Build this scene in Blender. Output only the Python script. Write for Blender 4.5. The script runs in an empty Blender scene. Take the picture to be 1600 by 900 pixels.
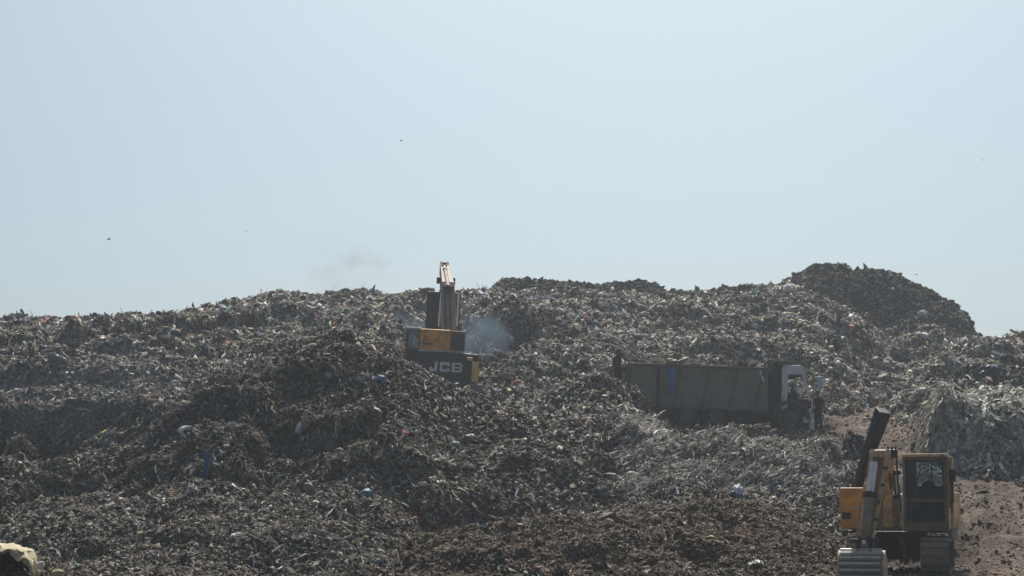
import bpy, bmesh, math, random
import numpy as np
from mathutils import Vector, Matrix

rng = np.random.default_rng(7)
random.seed(7)
R = math.radians
scene = bpy.context.scene
col = scene.collection

# ---------------------------------------------------------------- camera
F = 2986.0                      # focal length in pixels of a 1600 px wide frame
PITCH = R(6.7)
CAMZ = 1.7
cam_d = bpy.data.cameras.new('camera')
cam_d.sensor_width = 36.0
cam_d.lens = 36.0 * F / 1600.0
cam_d.clip_start = 0.5
cam_d.clip_end = 8000
cam = bpy.data.objects.new('camera', cam_d)
cam.location = (0, 0, CAMZ)
cam.rotation_euler = (R(90) + PITCH, 0, 0)
col.objects.link(cam)
scene.camera = cam

# ---------------------------------------------------------------- light
SUN_EL = R(50)
SUN_AZ = R(5)                   # to the right of straight ahead (+Y)
world = bpy.data.worlds.new('World')
scene.world = world
world.use_nodes = True
nt = world.node_tree
nt.nodes.clear()
out = nt.nodes.new('ShaderNodeOutputWorld')
bg = nt.nodes.new('ShaderNodeBackground')
sky = nt.nodes.new('ShaderNodeTexSky')
sky.sky_type = 'NISHITA'
sky.sun_disc = False
sky.sun_elevation = SUN_EL
sky.sun_rotation = SUN_AZ
sky.altitude = 200
sky.air_density = 0.5
sky.dust_density = 4.8
sky.ozone_density = 5.0
bg.inputs['Strength'].default_value = 0.099
tint = nt.nodes.new('ShaderNodeMix')          # slightly greyer, drier air than the clean model sky
tint.data_type = 'RGBA'
tint.blend_type = 'MULTIPLY'
tint.inputs['Factor'].default_value = 1
tint.inputs['B'].default_value = (0.82, 0.91, 0.81, 1)
nt.links.new(sky.outputs[0], tint.inputs['A'])
nt.links.new(tint.outputs['Result'], bg.inputs['Color'])
nt.links.new(bg.outputs[0], out.inputs['Surface'])
sun_d = bpy.data.lights.new('sun', 'SUN')
sun_d.energy = 4.6
sun_d.angle = R(2.5)
sun_d.color = (1.0, 0.95, 0.87)
sun = bpy.data.objects.new('sun', sun_d)
sd = Vector((math.sin(SUN_AZ) * math.cos(SUN_EL), math.cos(SUN_AZ) * math.cos(SUN_EL), math.sin(SUN_EL)))
sun.rotation_euler = sd.to_track_quat('Z', 'Y').to_euler()
sun.location = (20, 60, 80)
col.objects.link(sun)
vs = scene.view_settings
vs.view_transform = 'Standard'
vs.look = 'None'
vs.gamma = 1
vs.exposure = 0.25
vs.use_curve_mapping = False
HAZE = 0.00064                   # density of the dusty air per metre

# ---------------------------------------------------------------- pixel geometry
def ray(px, py):
    """direction through a photo pixel, scaled so that its depth (world y) is 1"""
    r = (px - 800.0) / F
    u = (450.0 - py) / F
    y = math.cos(PITCH) - u * math.sin(PITCH)
    z = math.sin(PITCH) + u * math.cos(PITCH)
    return r / y, z / y
def at(px, py, d):
    s, t = ray(px, py)
    return Vector((s * d, d, CAMZ + t * d))
def to_px(x, y, z):
    dz = z - CAMZ
    cx = x
    cu = -y * math.sin(PITCH) + dz * math.cos(PITCH)
    cf = y * math.cos(PITCH) + dz * math.sin(PITCH)
    return 800 + F * cx / cf, 450 - F * cu / cf

# ---------------------------------------------------------------- materials
def new_mat(name):
    m = bpy.data.materials.new(name)
    m.use_nodes = True
    n = m.node_tree
    return m, n, n.nodes['Principled BSDF']
def paint(name, c, dirt=(0.10, 0.085, 0.07), amount=0.45, rough=0.55, metal=0.0, scale=2.5, spec=0.3, bump=0.0):
    m, n, b = new_mat(name)
    tc = n.nodes.new('ShaderNodeTexCoord')
    no = n.nodes.new('ShaderNodeTexNoise')
    no.inputs['Scale'].default_value = scale
    no.inputs['Detail'].default_value = 8
    no.inputs['Roughness'].default_value = 0.7
    n.links.new(tc.outputs['Object'], no.inputs['Vector'])
    cr = n.nodes.new('ShaderNodeValToRGB')
    cr.color_ramp.elements[0].position = 0.42
    cr.color_ramp.elements[1].position = 0.68
    cr.color_ramp.elements[0].color = (0, 0, 0, 1)
    cr.color_ramp.elements[1].color = (amount, amount, amount, 1)
    n.links.new(no.outputs['Fac'], cr.inputs['Fac'])
    mx = n.nodes.new('ShaderNodeMix')
    mx.data_type = 'RGBA'
    mx.inputs['A'].default_value = (*c, 1)
    mx.inputs['B'].default_value = (*dirt, 1)
    n.links.new(cr.outputs['Color'], mx.inputs['Factor'])
    n.links.new(mx.outputs['Result'], b.inputs['Base Color'])
    b.inputs['Roughness'].default_value = rough
    b.inputs['Metallic'].default_value = metal
    b.inputs['Specular IOR Level'].default_value = spec
    if bump:
        bp = n.nodes.new('ShaderNodeBump')
        bp.inputs['Strength'].default_value = bump
        n.links.new(no.outputs['Fac'], bp.inputs['Height'])
        n.links.new(bp.outputs['Normal'], b.inputs['Normal'])
    return m
def waste_mat(name, trans=0.18, rough=0.6):
    m, n, b = new_mat(name)
    a = n.nodes.new('ShaderNodeAttribute')
    a.attribute_name = 'col'
    tc = n.nodes.new('ShaderNodeTexCoord')
    no = n.nodes.new('ShaderNodeTexNoise')
    no.inputs['Scale'].default_value = 9
    no.inputs['Detail'].default_value = 5
    n.links.new(tc.outputs['Object'], no.inputs['Vector'])
    mr = n.nodes.new('ShaderNodeMapRange')
    mr.inputs['From Min'].default_value = 0.3
    mr.inputs['From Max'].default_value = 0.7
    mr.inputs['To Min'].default_value = 0.55
    mr.inputs['To Max'].default_value = 1.25
    n.links.new(no.outputs['Fac'], mr.inputs['Value'])
    mx = n.nodes.new('ShaderNodeMix')
    mx.data_type = 'RGBA'
    mx.blend_type = 'MULTIPLY'
    mx.inputs['Factor'].default_value = 1
    n.links.new(a.outputs['Color'], mx.inputs['A'])
    n.links.new(mr.outputs['Result'], mx.inputs['B'])
    n.links.new(mx.outputs['Result'], b.inputs['Base Color'])
    b.inputs['Roughness'].default_value = rough
    b.inputs['Specular IOR Level'].default_value = 0.12
    if trans:
        tr = n.nodes.new('ShaderNodeBsdfTranslucent')
        n.links.new(mx.outputs['Result'], tr.inputs['Color'])
        ms = n.nodes.new('ShaderNodeMixShader')
        ms.inputs[0].default_value = trans
        n.links.new(b.outputs[0], ms.inputs[1])
        n.links.new(tr.outputs[0], ms.inputs[2])
        n.links.new(ms.outputs[0], n.nodes['Material Output'].inputs['Surface'])
    return m
def glass_mat(name, tint, refl=0.1):
    m, n, b = new_mat(name)
    n.nodes.remove(b)
    t = n.nodes.new('ShaderNodeBsdfTransparent')
    t.inputs['Color'].default_value = (*tint, 1)
    g = n.nodes.new('ShaderNodeBsdfGlossy')
    g.inputs['Roughness'].default_value = 0.08
    g.inputs['Color'].default_value = (0.8, 0.85, 0.9, 1)
    fr = n.nodes.new('ShaderNodeFresnel')
    ms = n.nodes.new('ShaderNodeMixShader')
    ms.inputs[0].default_value = refl
    n.links.new(t.outputs[0], ms.inputs[1])
    n.links.new(g.outputs[0], ms.inputs[2])
    n.links.new(ms.outputs[0], n.nodes['Material Output'].inputs['Surface'])
    n.nodes.remove(fr)
    return m

M = {}
M['yellow'] = paint('worn_yellow_paint', (0.62, 0.42, 0.17), (0.13, 0.10, 0.075), 0.75, 0.55)
M['cream'] = paint('dusty_cream_paint', (0.74, 0.54, 0.31), (0.24, 0.17, 0.12), 0.9, 0.65, scale=4)
M['orange'] = paint('orange_paint', (0.80, 0.36, 0.05), (0.30, 0.13, 0.05), 0.7, 0.5)
M['orange_rust'] = paint('burnt_orange_paint', (0.92, 0.38, 0.055), (0.09, 0.05, 0.035), 0.8, 0.55, scale=2.2)
M['dark'] = paint('dark_steel', (0.018, 0.02, 0.024), (0.05, 0.045, 0.04), 0.6, 0.6)
M['black_blue'] = paint('blue_black_paint', (0.014, 0.018, 0.030), (0.045, 0.042, 0.042), 0.55, 0.5)
M['beam'] = paint('green_black_steel', (0.007, 0.013, 0.014), (0.016, 0.018, 0.017), 0.5, 0.6)
M['track'] = paint('track_steel', (0.22, 0.19, 0.16), (0.32, 0.27, 0.22), 0.8, 0.75, scale=5, bump=0.3)
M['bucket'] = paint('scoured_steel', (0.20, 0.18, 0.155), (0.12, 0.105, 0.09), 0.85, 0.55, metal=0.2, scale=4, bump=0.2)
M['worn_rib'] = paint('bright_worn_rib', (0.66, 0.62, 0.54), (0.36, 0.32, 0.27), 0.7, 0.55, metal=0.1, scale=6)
M['chrome'] = paint('rod_steel', (0.88, 0.89, 0.90), (0.6, 0.58, 0.54), 0.4, 0.4, metal=0.1)
M['grease'] = paint('grey_cylinder_paint', (0.30, 0.25, 0.19), (0.10, 0.085, 0.07), 0.7, 0.6)
M['brown_steel'] = paint('muddy_boom_paint', (0.30, 0.20, 0.135), (0.14, 0.10, 0.08), 0.9, 0.65, scale=3)
M['olive'] = paint('olive_body_paint', (0.24, 0.225, 0.18), (0.15, 0.138, 0.115), 0.8, 0.75, scale=1.6, spec=0.15)
M['olive_rib'] = paint('olive_rib_paint', (0.15, 0.14, 0.115), (0.10, 0.09, 0.078), 0.8, 0.75, spec=0.15)
M['cabwhite'] = paint('dusty_cab_white', (0.74, 0.78, 0.79), (0.38, 0.36, 0.33), 0.75, 0.5)
M['rubber'] = paint('tyre_rubber', (0.03, 0.03, 0.032), (0.13, 0.11, 0.09), 0.8, 0.85, scale=4)
M['rim'] = paint('wheel_rim', (0.15, 0.14, 0.13), (0.22, 0.19, 0.16), 0.8, 0.7)
M['letter'] = paint('letter_white', (0.85, 0.85, 0.84), (0.5, 0.48, 0.44), 0.5, 0.6)
M['lamp'] = paint('amber_lamp', (0.80, 0.52, 0.09), (0.3, 0.14, 0.06), 0.5, 0.4)
M['white'] = paint('white_plastic', (0.72, 0.72, 0.70), (0.4, 0.38, 0.35), 0.5, 0.5)
M['lime'] = paint('yellow_green_tube', (0.33, 0.33, 0.08), (0.2, 0.18, 0.1), 0.6, 0.5)
M['seat'] = paint('seat_cloth', (0.03, 0.035, 0.04), (0.05, 0.05, 0.05), 0.4, 0.9)
M['glass'] = glass_mat('dusty_dark_glass', (0.52, 0.62, 0.68), 0.035)
M['glass_clear'] = glass_mat('clear_glass', (0.8, 0.84, 0.84), 0.08)
M['mirror'] = paint('mirror_face', (0.45, 0.5, 0.55), (0.3, 0.3, 0.3), 0.3, 0.25, metal=0.5)
M['skin'] = paint('skin', (0.16, 0.085, 0.055), (0.13, 0.07, 0.045), 0.4, 0.6)
M['hair'] = paint('black_hair', (0.012, 0.011, 0.01), (0.02, 0.018, 0.016), 0.3, 0.7)
M['maroon'] = paint('maroon_cloth', (0.075, 0.022, 0.03), (0.04, 0.02, 0.022), 0.5, 0.9)
M['navy'] = paint('navy_cloth', (0.02, 0.023, 0.035), (0.03, 0.03, 0.035), 0.5, 0.9)
M['charcoal'] = paint('charcoal_cloth', (0.018, 0.02, 0.026), (0.03, 0.03, 0.034), 0.5, 0.9)
M['palegreen'] = paint('pale_green_cloth', (0.36, 0.50, 0.42), (0.25, 0.33, 0.28), 0.5, 0.9)
M['redbrown'] = paint('red_brown_cloth', (0.20, 0.09, 0.07), (0.12, 0.06, 0.05), 0.5, 0.9)
M['wood'] = paint('bleached_wood', (0.42, 0.37, 0.29), (0.25, 0.2, 0.15), 0.6, 0.8)
M['fender'] = paint('fender_paint', (0.07, 0.075, 0.08), (0.10, 0.09, 0.08), 0.6, 0.6)
M['cabframe'] = paint('muddy_cab_frame', (0.17, 0.125, 0.09), (0.08, 0.065, 0.055), 0.8, 0.65)
M['rustdark'] = paint('rusty_dark_cover', (0.05, 0.045, 0.045), (0.42, 0.16, 0.06), 0.8, 0.65, scale=2.0)
M['creamcloth'] = paint('cream_cloth', (0.58, 0.50, 0.33), (0.36, 0.30, 0.2), 0.7, 0.9, scale=4, bump=0.25)
M['bird'] = paint('dark_feathers', (0.12, 0.11, 0.10), (0.16, 0.15, 0.14), 0.4, 0.8)
def cloth(name, c, d=None, a=0.5):
    if d is None:
        d = tuple(0.5 * v + 0.02 for v in c)
    M[name] = paint(name + '_plastic', c, d, a, 0.55, scale=6)
    return M[name]

# ---------------------------------------------------------------- object helpers
class MB:
    def __init__(self):
        self.v = []; self.f = []
    def add(self, vs, fs):
        o = len(self.v)
        self.v += [tuple(p) for p in vs]
        self.f += [tuple(o + i for i in f) for f in fs]
        return self
    def box(self, x0, x1, y0, y1, z0, z1):
        v = [(x, y, z) for z in (z0, z1) for y in (y0, y1) for x in (x0, x1)]
        return self.add(v, [(0, 2, 3, 1), (4, 5, 7, 6), (0, 1, 5, 4), (2, 6, 7, 3), (0, 4, 6, 2), (1, 3, 7, 5)])
    def bar(self, p, q, w, h, w2=None, h2=None, up=(0, 0, 1)):
        p, q = Vector(p), Vector(q)
        w2 = w if w2 is None else w2
        h2 = h if h2 is None else h2
        d = (q - p).normalized()
        u = Vector(up)
        if abs(d.dot(u)) > 0.98:
            u = Vector((0, 1, 0))
        s = d.cross(u).normalized()
        t = s.cross(d).normalized()
        v = []
        for c, a, b in ((p, w, h), (q, w2, h2)):
            for i, j in ((-1, -1), (1, -1), (1, 1), (-1, 1)):
                v.append(c + s * (a / 2 * i) + t * (b / 2 * j))
        return self.add(v, [(3, 2, 1, 0), (4, 5, 6, 7), (0, 1, 5, 4), (1, 2, 6, 5), (2, 3, 7, 6), (3, 0, 4, 7)])
    def tube(self, pts, r, n=10, caps=True):
        pts = [Vector(p) for p in pts]
        rs = r if isinstance(r, (list, tuple)) else [r] * len(pts)
        v = []; f = []
        for i, p in enumerate(pts):
            d = (pts[min(i + 1, len(pts) - 1)] - pts[max(i - 1, 0)]).normalized()
            u = Vector((0, 0, 1)) if abs(d.z) < 0.95 else Vector((0, 1, 0))
            s = d.cross(u).normalized(); t = s.cross(d)
            for k in range(n):
                a = 2 * math.pi * k / n
                v.append(p + s * (rs[i] * math.cos(a)) + t * (rs[i] * math.sin(a)))
        for i in range(len(pts) - 1):
            for k in range(n):
                a, b = i * n + k, i * n + (k + 1) % n
                f.append((a, b, b + n, a + n))
        if caps:
            f.append(tuple(range(n - 1, -1, -1)))
            f.append(tuple((len(pts) - 1) * n + k for k in range(n)))
        return self.add(v, f)
    def prism(self, poly, axis, a, b):
        """polygon extruded along an axis from a to b; poly is in the two other axes, in order"""
        n = len(poly)
        def pt(p, c):
            return {'x': (c, p[0], p[1]), 'y': (p[0], c, p[1]), 'z': (p[0], p[1], c)}[axis]
        v = [pt(p, a) for p in poly] + [pt(p, b) for p in poly]
        f = [tuple(range(n - 1, -1, -1)), tuple(range(n, 2 * n))]
        for i in range(n):
            j = (i + 1) % n
            f.append((i, j, j + n, i + n))
        return self.add(v, f)
    def build(self, name, mat, parent=None, bevel=0.0, smooth=False, label=None):
        me = bpy.data.meshes.new(name)
        me.from_pydata(self.v, [], self.f)
        bm = bmesh.new(); bm.from_mesh(me)
        bmesh.ops.recalc_face_normals(bm, faces=bm.faces)
        bm.to_mesh(me); bm.free()
        if smooth:
            for p in me.polygons: p.use_smooth = True
        me.materials.append(mat)
        o = bpy.data.objects.new(name, me)
        col.objects.link(o)
        if parent is not None: o.parent = parent
        if bevel:
            b = o.modifiers.new('bevel', 'BEVEL')
            b.width = bevel; b.segments = 2; b.limit_method = 'ANGLE'; b.angle_limit = R(35)
        if label: o['label'] = label
        return o
def each(mb, name, mat, parent, bevel=0.0):
    """every connected piece of the builder as an object of its own"""
    par = list(range(len(mb.v)))
    def fd(i):
        while par[i] != i:
            par[i] = par[par[i]]; i = par[i]
        return i
    for f in mb.f:
        for k in f[1:]: par[fd(k)] = fd(f[0])
    groups = {}
    for f in mb.f: groups.setdefault(fd(f[0]), []).append(f)
    objs = []
    for fs in groups.values():
        ids = sorted({i for f in fs for i in f}); mp = {i: k for k, i in enumerate(ids)}
        objs.append(MB().add([mb.v[i] for i in ids], [tuple(mp[i] for i in f) for f in fs]).build(name, mat, parent, bevel=bevel))
    return objs
def tag(o, label=None, cat=None, group=None, kind=None):
    if label: o['label'] = label
    if cat: o['category'] = cat
    if group: o['group'] = group
    if kind: o['kind'] = kind
    return o
def empty(name, loc, rot=(0, 0, 0)):
    o = bpy.data.objects.new(name, None)
    o.location = loc; o.rotation_euler = rot
    o.empty_display_size = 0.3
    col.objects.link(o)
    return o
def plane_of(root):
    """pixel -> local point of `root` on its local plane y = yl"""
    Mx = Matrix.LocRotScale(root.location, root.rotation_euler, None)
    inv = Mx.inverted()
    c0 = inv @ Vector((0, 0, CAMZ))
    def P(px, py, yl):
        s, t = ray(px, py)
        d = inv.to_3x3() @ Vector((s, 1, t))
        k = (yl - c0.y) / d.y
        return c0 + d * k
    return P
def big_mesh(name, verts, quads, colors, mat, smooth=False, tris=False):
    k = 3 if tris else 4
    me = bpy.data.meshes.new(name)
    nv, nf = len(verts), len(quads)
    me.vertices.add(nv)
    me.vertices.foreach_set('co', np.ascontiguousarray(verts, np.float32).ravel())
    me.loops.add(nf * k)
    me.loops.foreach_set('vertex_index', np.ascontiguousarray(quads, np.int32).ravel())
    me.polygons.add(nf)
    me.polygons.foreach_set('loop_start', np.arange(0, nf * k, k, dtype=np.int32))
    try:
        me.polygons.foreach_set('loop_total', np.full(nf, k, np.int32))
    except Exception:
        pass
    me.update(calc_edges=True)
    a = me.color_attributes.new('col', 'FLOAT_COLOR', 'POINT')
    c4 = np.ones((nv, 4), np.float32); c4[:, :3] = colors
    a.data.foreach_set('color', c4.ravel())
    if smooth:
        me.polygons.foreach_set('use_smooth', np.ones(nf, bool))
    me.materials.append(mat)
    o = bpy.data.objects.new(name, me)
    col.objects.link(o)
    return o

# ---------------------------------------------------------------- noise
def vnoise(x, y, seed):
    xi = np.floor(x).astype(np.int64); yi = np.floor(y).astype(np.int64)
    fx = x - xi; fy = y - yi
    fx = fx * fx * (3 - 2 * fx); fy = fy * fy * (3 - 2 * fy)
    def h(a, b):
        n = (a * 374761393 + b * 668265263 + seed * 1442695041) & 0xffffffff
        n = ((n ^ (n >> 13)) * 1274126177) & 0xffffffff
        n = n ^ (n >> 16)
        return (n & 0xffff) / 65535.0
    return (h(xi, yi) * (1 - fx) + h(xi + 1, yi) * fx) * (1 - fy) + (h(xi, yi + 1) * (1 - fx) + h(xi + 1, yi + 1) * fx) * fy
def fbm(x, y, seed, octaves=4, gain=0.5):
    s = 0; a = 1; t = 0
    for i in range(octaves):
        s = s + a * (vnoise(x, y, seed + i * 17) - 0.5); t += a
        a *= gain; x = x * 2.03 + 11.3; y = y * 2.03 - 5.1
    return s / t * 2
def sstep(a, b, x):
    t = np.clip((x - a) / (b - a), 0, 1)
    return t * t * (3 - 2 * t)
def blur(a, sig, axis):
    r = max(1, int(3 * sig)); k = np.exp(-0.5 * (np.arange(-r, r + 1) / sig) ** 2); k /= k.sum()
    pad = [(0, 0), (0, 0)]; pad[axis] = (r, r)
    p = np.pad(a, pad, mode='edge')
    o = np.zeros_like(a)
    for i, w in enumerate(k):
        o += w * (p[i:i + a.shape[0], :] if axis == 0 else p[:, i:i + a.shape[1]])
    return o

# ---------------------------------------------------------------- the rubbish hill
SKY = [(-700, 540), (-300, 515), (0, 497), (25, 494), (50, 504), (95, 502), (170, 500), (190, 491), (240, 494), (270, 488),
       (330, 480), (380, 472), (410, 476), (450, 472), (520, 468), (550, 468), (580, 467), (620, 457), (650, 454), (720, 452),
       (770, 446), (782, 426), (800, 422), (850, 427), (900, 427), (930, 432), (960, 427), (1000, 425), (1030, 429), (1042, 443),
       (1100, 450), (1130, 447), (1200, 436), (1220, 441), (1240, 423), (1270, 405), (1290, 399), (1310, 400), (1335, 412),
       (1370, 413), (1410, 422), (1450, 436), (1485, 454), (1508, 475), (1524, 498), (1530, 522), (1560, 524), (1600, 522), (2300, 560)]
T = {  # photo column: (depth, photo row) from the near ground back to the skyline
 -700: [(46, 905), (54, 810), (61, 715), (62, 660), (65, 650), (70, 640), (71.5, 600), (85, 575), (98, 555), (101, 550), (104, 0)],
 0:    [(46, 905), (54, 800), (61, 705), (62, 645), (65, 625), (70, 615), (71.3, 560), (85, 528), (98, 506), (101, 503), (104, 0)],
 100:  [(46, 905), (53, 805), (61, 700), (61.8, 655), (65, 630), (70, 617), (71.3, 560), (85, 528), (98, 504), (101, 502), (105, 0)],
 180:  [(46, 905), (52, 810), (59, 705), (61, 655), (65, 632), (70, 615), (71.3, 560), (86, 525), (98, 500), (102, 498), (106, 0)],
 300:  [(46, 905), (51, 812), (55.5, 725), (58.5, 640), (62, 645), (71, 612), (72.5, 562), (88, 522), (100, 497), (104, 491), (108, 0)],
 400:  [(46, 905), (51, 825), (55, 760), (60.5, 580), (64, 588), (76, 562), (77.5, 536), (90, 508), (102, 484), (106, 475), (110, 0)],
 500:  [(46, 905), (51, 835), (54.5, 775), (60.5, 545), (65, 570), (78, 550), (79, 532), (92, 500), (104, 480), (108, 470), (112, 0)],
 600:  [(46, 905), (51, 845), (54.5, 790), (61, 546), (65, 590), (79, 575), (82, 528), (94, 500), (104, 475), (109, 466), (114, 0)],
 650:  [(46, 903), (51.5, 880), (54.5, 820), (61.5, 560), (66, 640), (79, 642), (86, 560), (94, 510), (104, 478), (110, 464), (115, 0)],
 700:  [(45, 903), (51.5, 840), (54.5, 842), (61.5, 590), (66, 640), (80, 642), (86, 575), (94, 515), (104, 480), (111, 463), (116, 0)],
 720:  [(45, 903), (51.6, 834), (54.5, 838), (61.6, 601), (66, 640), (80, 640), (86.5, 575), (94, 525), (98, 482), (111, 462), (117, 0)],
 760:  [(45, 903), (52, 824), (54.5, 828), (61.8, 612), (66, 640), (80, 635), (87, 575), (93, 545), (94.2, 484), (112, 460), (118, 0)],
 800:  [(45, 903), (52, 816), (55, 824), (59.5, 668), (63, 650), (74, 603), (84, 580), (91, 548), (92.3, 482), (117, 455), (118.5, 0)],
 870:  [(45, 903), (52, 813), (55, 820), (59.5, 680), (63, 662), (72, 600), (83, 580), (92, 535), (93.3, 485), (117.5, 458), (119, 0)],
 930:  [(45, 903), (52, 811), (55, 817), (60, 684), (63, 660), (71, 602), (80, 600), (85, 580), (100, 492), (118.5, 460), (120, 0)],
 965:  [(45, 903), (52, 809), (55, 813), (60, 690), (64, 655), (70.5, 606), (76, 640), (84, 590), (99, 495), (119, 460), (120.3, 0)],
 1000: [(45, 903), (52, 806), (55, 808), (58.8, 695), (64, 660), (69, 640), (76, 668), (82.5, 648), (98, 500), (119, 460), (120.3, 0)],
 1040: [(45, 903), (52, 802), (55, 804), (58.8, 695), (65, 676), (70, 662), (76, 669), (82.5, 650), (98, 503), (119, 465), (121, 0)],
 1100: [(45, 903), (52, 795), (55, 797), (58.8, 692), (66, 678), (71, 669), (76, 670), (82.5, 652), (98, 505), (118, 468), (121, 0)],
 1200: [(45, 903), (52, 795), (55, 798), (58.8, 698), (66, 686), (71, 677), (76, 672), (83, 655), (100, 500), (118, 452), (121, 0)],
 1240: [(45, 903), (51, 815), (54, 812), (58.8, 700), (66, 688), (71, 679), (76, 673), (83.5, 653), (100, 505), (117, 447), (119.5, 0)],
 1290: [(45, 904), (50, 845), (54, 832), (58.8, 705), (66, 690), (71, 680), (76, 673), (84, 650), (100, 515), (116.5, 462), (119.5, 0)],
 1350: [(44, 905), (49, 865), (54, 820), (62, 718), (66, 692), (71, 676), (76, 668), (86, 645), (101, 535), (115.5, 486), (119, 0)],
 1375: [(44, 905), (48, 880), (54, 818), (62, 722), (66, 692), (71, 672), (77, 662), (87, 642), (101, 565), (114.5, 535), (118.5, 0)],
 1410: [(44, 905), (48, 885), (54, 815), (62, 727), (66, 694), (71, 670), (78, 657), (88, 640), (102, 572), (114.5, 533), (118.5, 0)],
 1438: [(44, 905), (49, 872), (54, 810), (61, 735), (64, 712), (71, 672), (79, 655), (89, 635), (103, 568), (114.5, 531), (118.5, 0)],
 1450: [(44, 905), (49, 870), (54, 806), (60.5, 735), (61.2, 618), (64, 609), (70, 665), (89, 600), (103, 563), (114.5, 530), (118.5, 0)],
 1500: [(44, 905), (49, 867), (54, 800), (60.6, 732), (61.3, 622), (65, 604), (71, 650), (89, 592), (103, 558), (114.5, 529), (118, 0)],
 1530: [(44, 905), (49.5, 862), (54, 797), (60, 734), (61.0, 640), (65, 606), (71, 645), (89, 590), (103, 555), (114.5, 540), (118, 0)],
 1600: [(44, 905), (50, 850), (54, 790), (59.5, 738), (61, 645), (65, 620), (71, 642), (88, 588), (103, 552), (115, 540), (120, 0)],
 2300: [(44, 905), (50, 850), (54, 790), (59.5, 740), (61, 660), (65, 640), (71, 650), (88, 610), (103, 585), (115, 575), (120, 0)],
}
NC, NR = 800, 900
S0, S1 = -0.43, 0.43
D0, D1 = 13.0, 190.0
gs = np.linspace(S0, S1, NC)
gd = np.exp(np.linspace(math.log(D0), math.log(D1), NR))
pxs = np.arange(-700, 2301, 5.0)
keys = sorted(T)
sk_x = np.array([a for a, b in SKY]); sk_y = np.array([b for a, b in SKY])
knots_d = []; knots_z = []
for k in range(11):
    dd = np.interp(pxs, keys, [T[q][k][0] for q in keys])
    if k < 10:
        yy = np.interp(pxs, keys, [T[q][k][1] for q in keys])
    else:
        yy = np.interp(pxs, sk_x, sk_y) + 9.0
    if k < 10:
        yy = blur(yy[None, :], 3.0, 1)[0]; dd = blur(dd[None, :], 3.0, 1)[0]
    else:
        yy = blur(yy[None, :], 0.8, 1)[0]; dd = blur(dd[None, :], 3.0, 1)[0]
    u = (450 - yy) / F; r = (pxs - 800) / F
    cy = math.cos(PITCH) - u * math.sin(PITCH); cz = math.sin(PITCH) + u * math.cos(PITCH)
    s = r / cy; z = CAMZ + cz / cy * dd
    knots_d.append(np.interp(gs, s, dd)); knots_z.append(np.interp(gs, s, z))
KD = np.array(knots_d); KZ = np.array(knots_z)
KD = np.vstack([np.full(NC, 13.0), np.full(NC, 30.0), KD, KD[-1] + 5, KD[-1] + 16, np.full(NC, 195.0)])
KZ = np.vstack([np.full(NC, -0.25), np.full(NC, -0.1), KZ, KZ[-1] - 0.6, KZ[-1] - 3.0, KZ[-1] - 9.0])
Z = np.zeros((NR, NC))
for j in range(NC):
    Z[:, j] = np.interp(gd, KD[:, j], KZ[:, j])
Z = blur(blur(Z, 1.3, 0), 1.5, 1)
GX = gs[None, :] * gd[:, None]
GY = np.repeat(gd[:, None], NC, 1)
def pix(X, Y, Zz):
    dz = Zz - CAMZ
    cu = -Y * math.sin(PITCH) + dz * math.cos(PITCH)
    cf = Y * math.cos(PITCH) + dz * math.sin(PITCH)
    return 800 + F * X / cf, 450 - F * cu / cf
PX, PY = pix(GX, GY, Z)

# where the tracks, hard standings and soil lie on the hill
rc_d = [13, 44, 50, 57, 61, 66, 72, 80, 88]
rc_x = [1620, 1585, 1565, 1530, 1440, 1395, 1365, 1345, 1330]
rc_w = [260, 120, 110, 85, 65, 60, 55, 55, 40]
cx_ = np.interp(GY, rc_d, rc_x); wx_ = np.interp(GY, rc_d, rc_w)
wob = fbm(GX * 0.5, GY * 0.5, 5, 3) * 25
ROAD = (1 - sstep(0.75, 1.25, np.abs(PX + wob - cx_) / wx_)) * (1 - sstep(84, 89, GY))
PAD_T = sstep(73.5, 75.5, GY) * (1 - sstep(80.5, 82.5, GY)) * sstep(985, 1005, PX) * (1 - sstep(1300, 1320, PX))
PAD_E = sstep(40, 43, GY) * (1 - sstep(50, 52, GY)) * sstep(1290, 1312, PX) * (1 - sstep(1500, 1540, PX))
PAD_J = sstep(75, 77, GY) * (1 - sstep(84, 86, GY)) * sstep(610, 640, PX) * (1 - sstep(760, 790, PX))
FLAT = np.clip(np.maximum.reduce([ROAD * 0.85, PAD_T, PAD_E, PAD_J]), 0, 1)
BROWN = sstep(38, 43, GY) * (1 - sstep(52.8, 54.6, GY)) * sstep(590, 660, PX + wob) * (1 - sstep(1295, 1325, PX))
BROWN = np.maximum(BROWN, (1 - sstep(40, 44, GY)) * 0.7)
kl = np.interp(gs, gs, KD[11])           # depth of the base of the last ridge
DARK = sstep(-0.5, 0.7, GY - KD[11][None, :]) * (1 - sstep(6, 9, GY - KD[12][None, :]))
DARK *= np.maximum(sstep(1225, 1245, PX) * 0.95, sstep(770, 785, PX) * (1 - sstep(1150, 1200, PX)) * 0.9)
SOIL = sstep(71, 73.5, GY) * (1 - sstep(82, 84, GY)) * sstep(1000, 1040, PX) * (1 - sstep(1330, 1380, PX)) * 0.55
DRAPE = sstep(1440, 1458, PX) * sstep(59, 60.3, GY) * (1 - sstep(67, 69, GY))
NET = sstep(55.5, 57, GY) * (1 - sstep(62, 66, GY)) * sstep(960, 1000, PX) * (1 - sstep(1290, 1330, PX))

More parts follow.
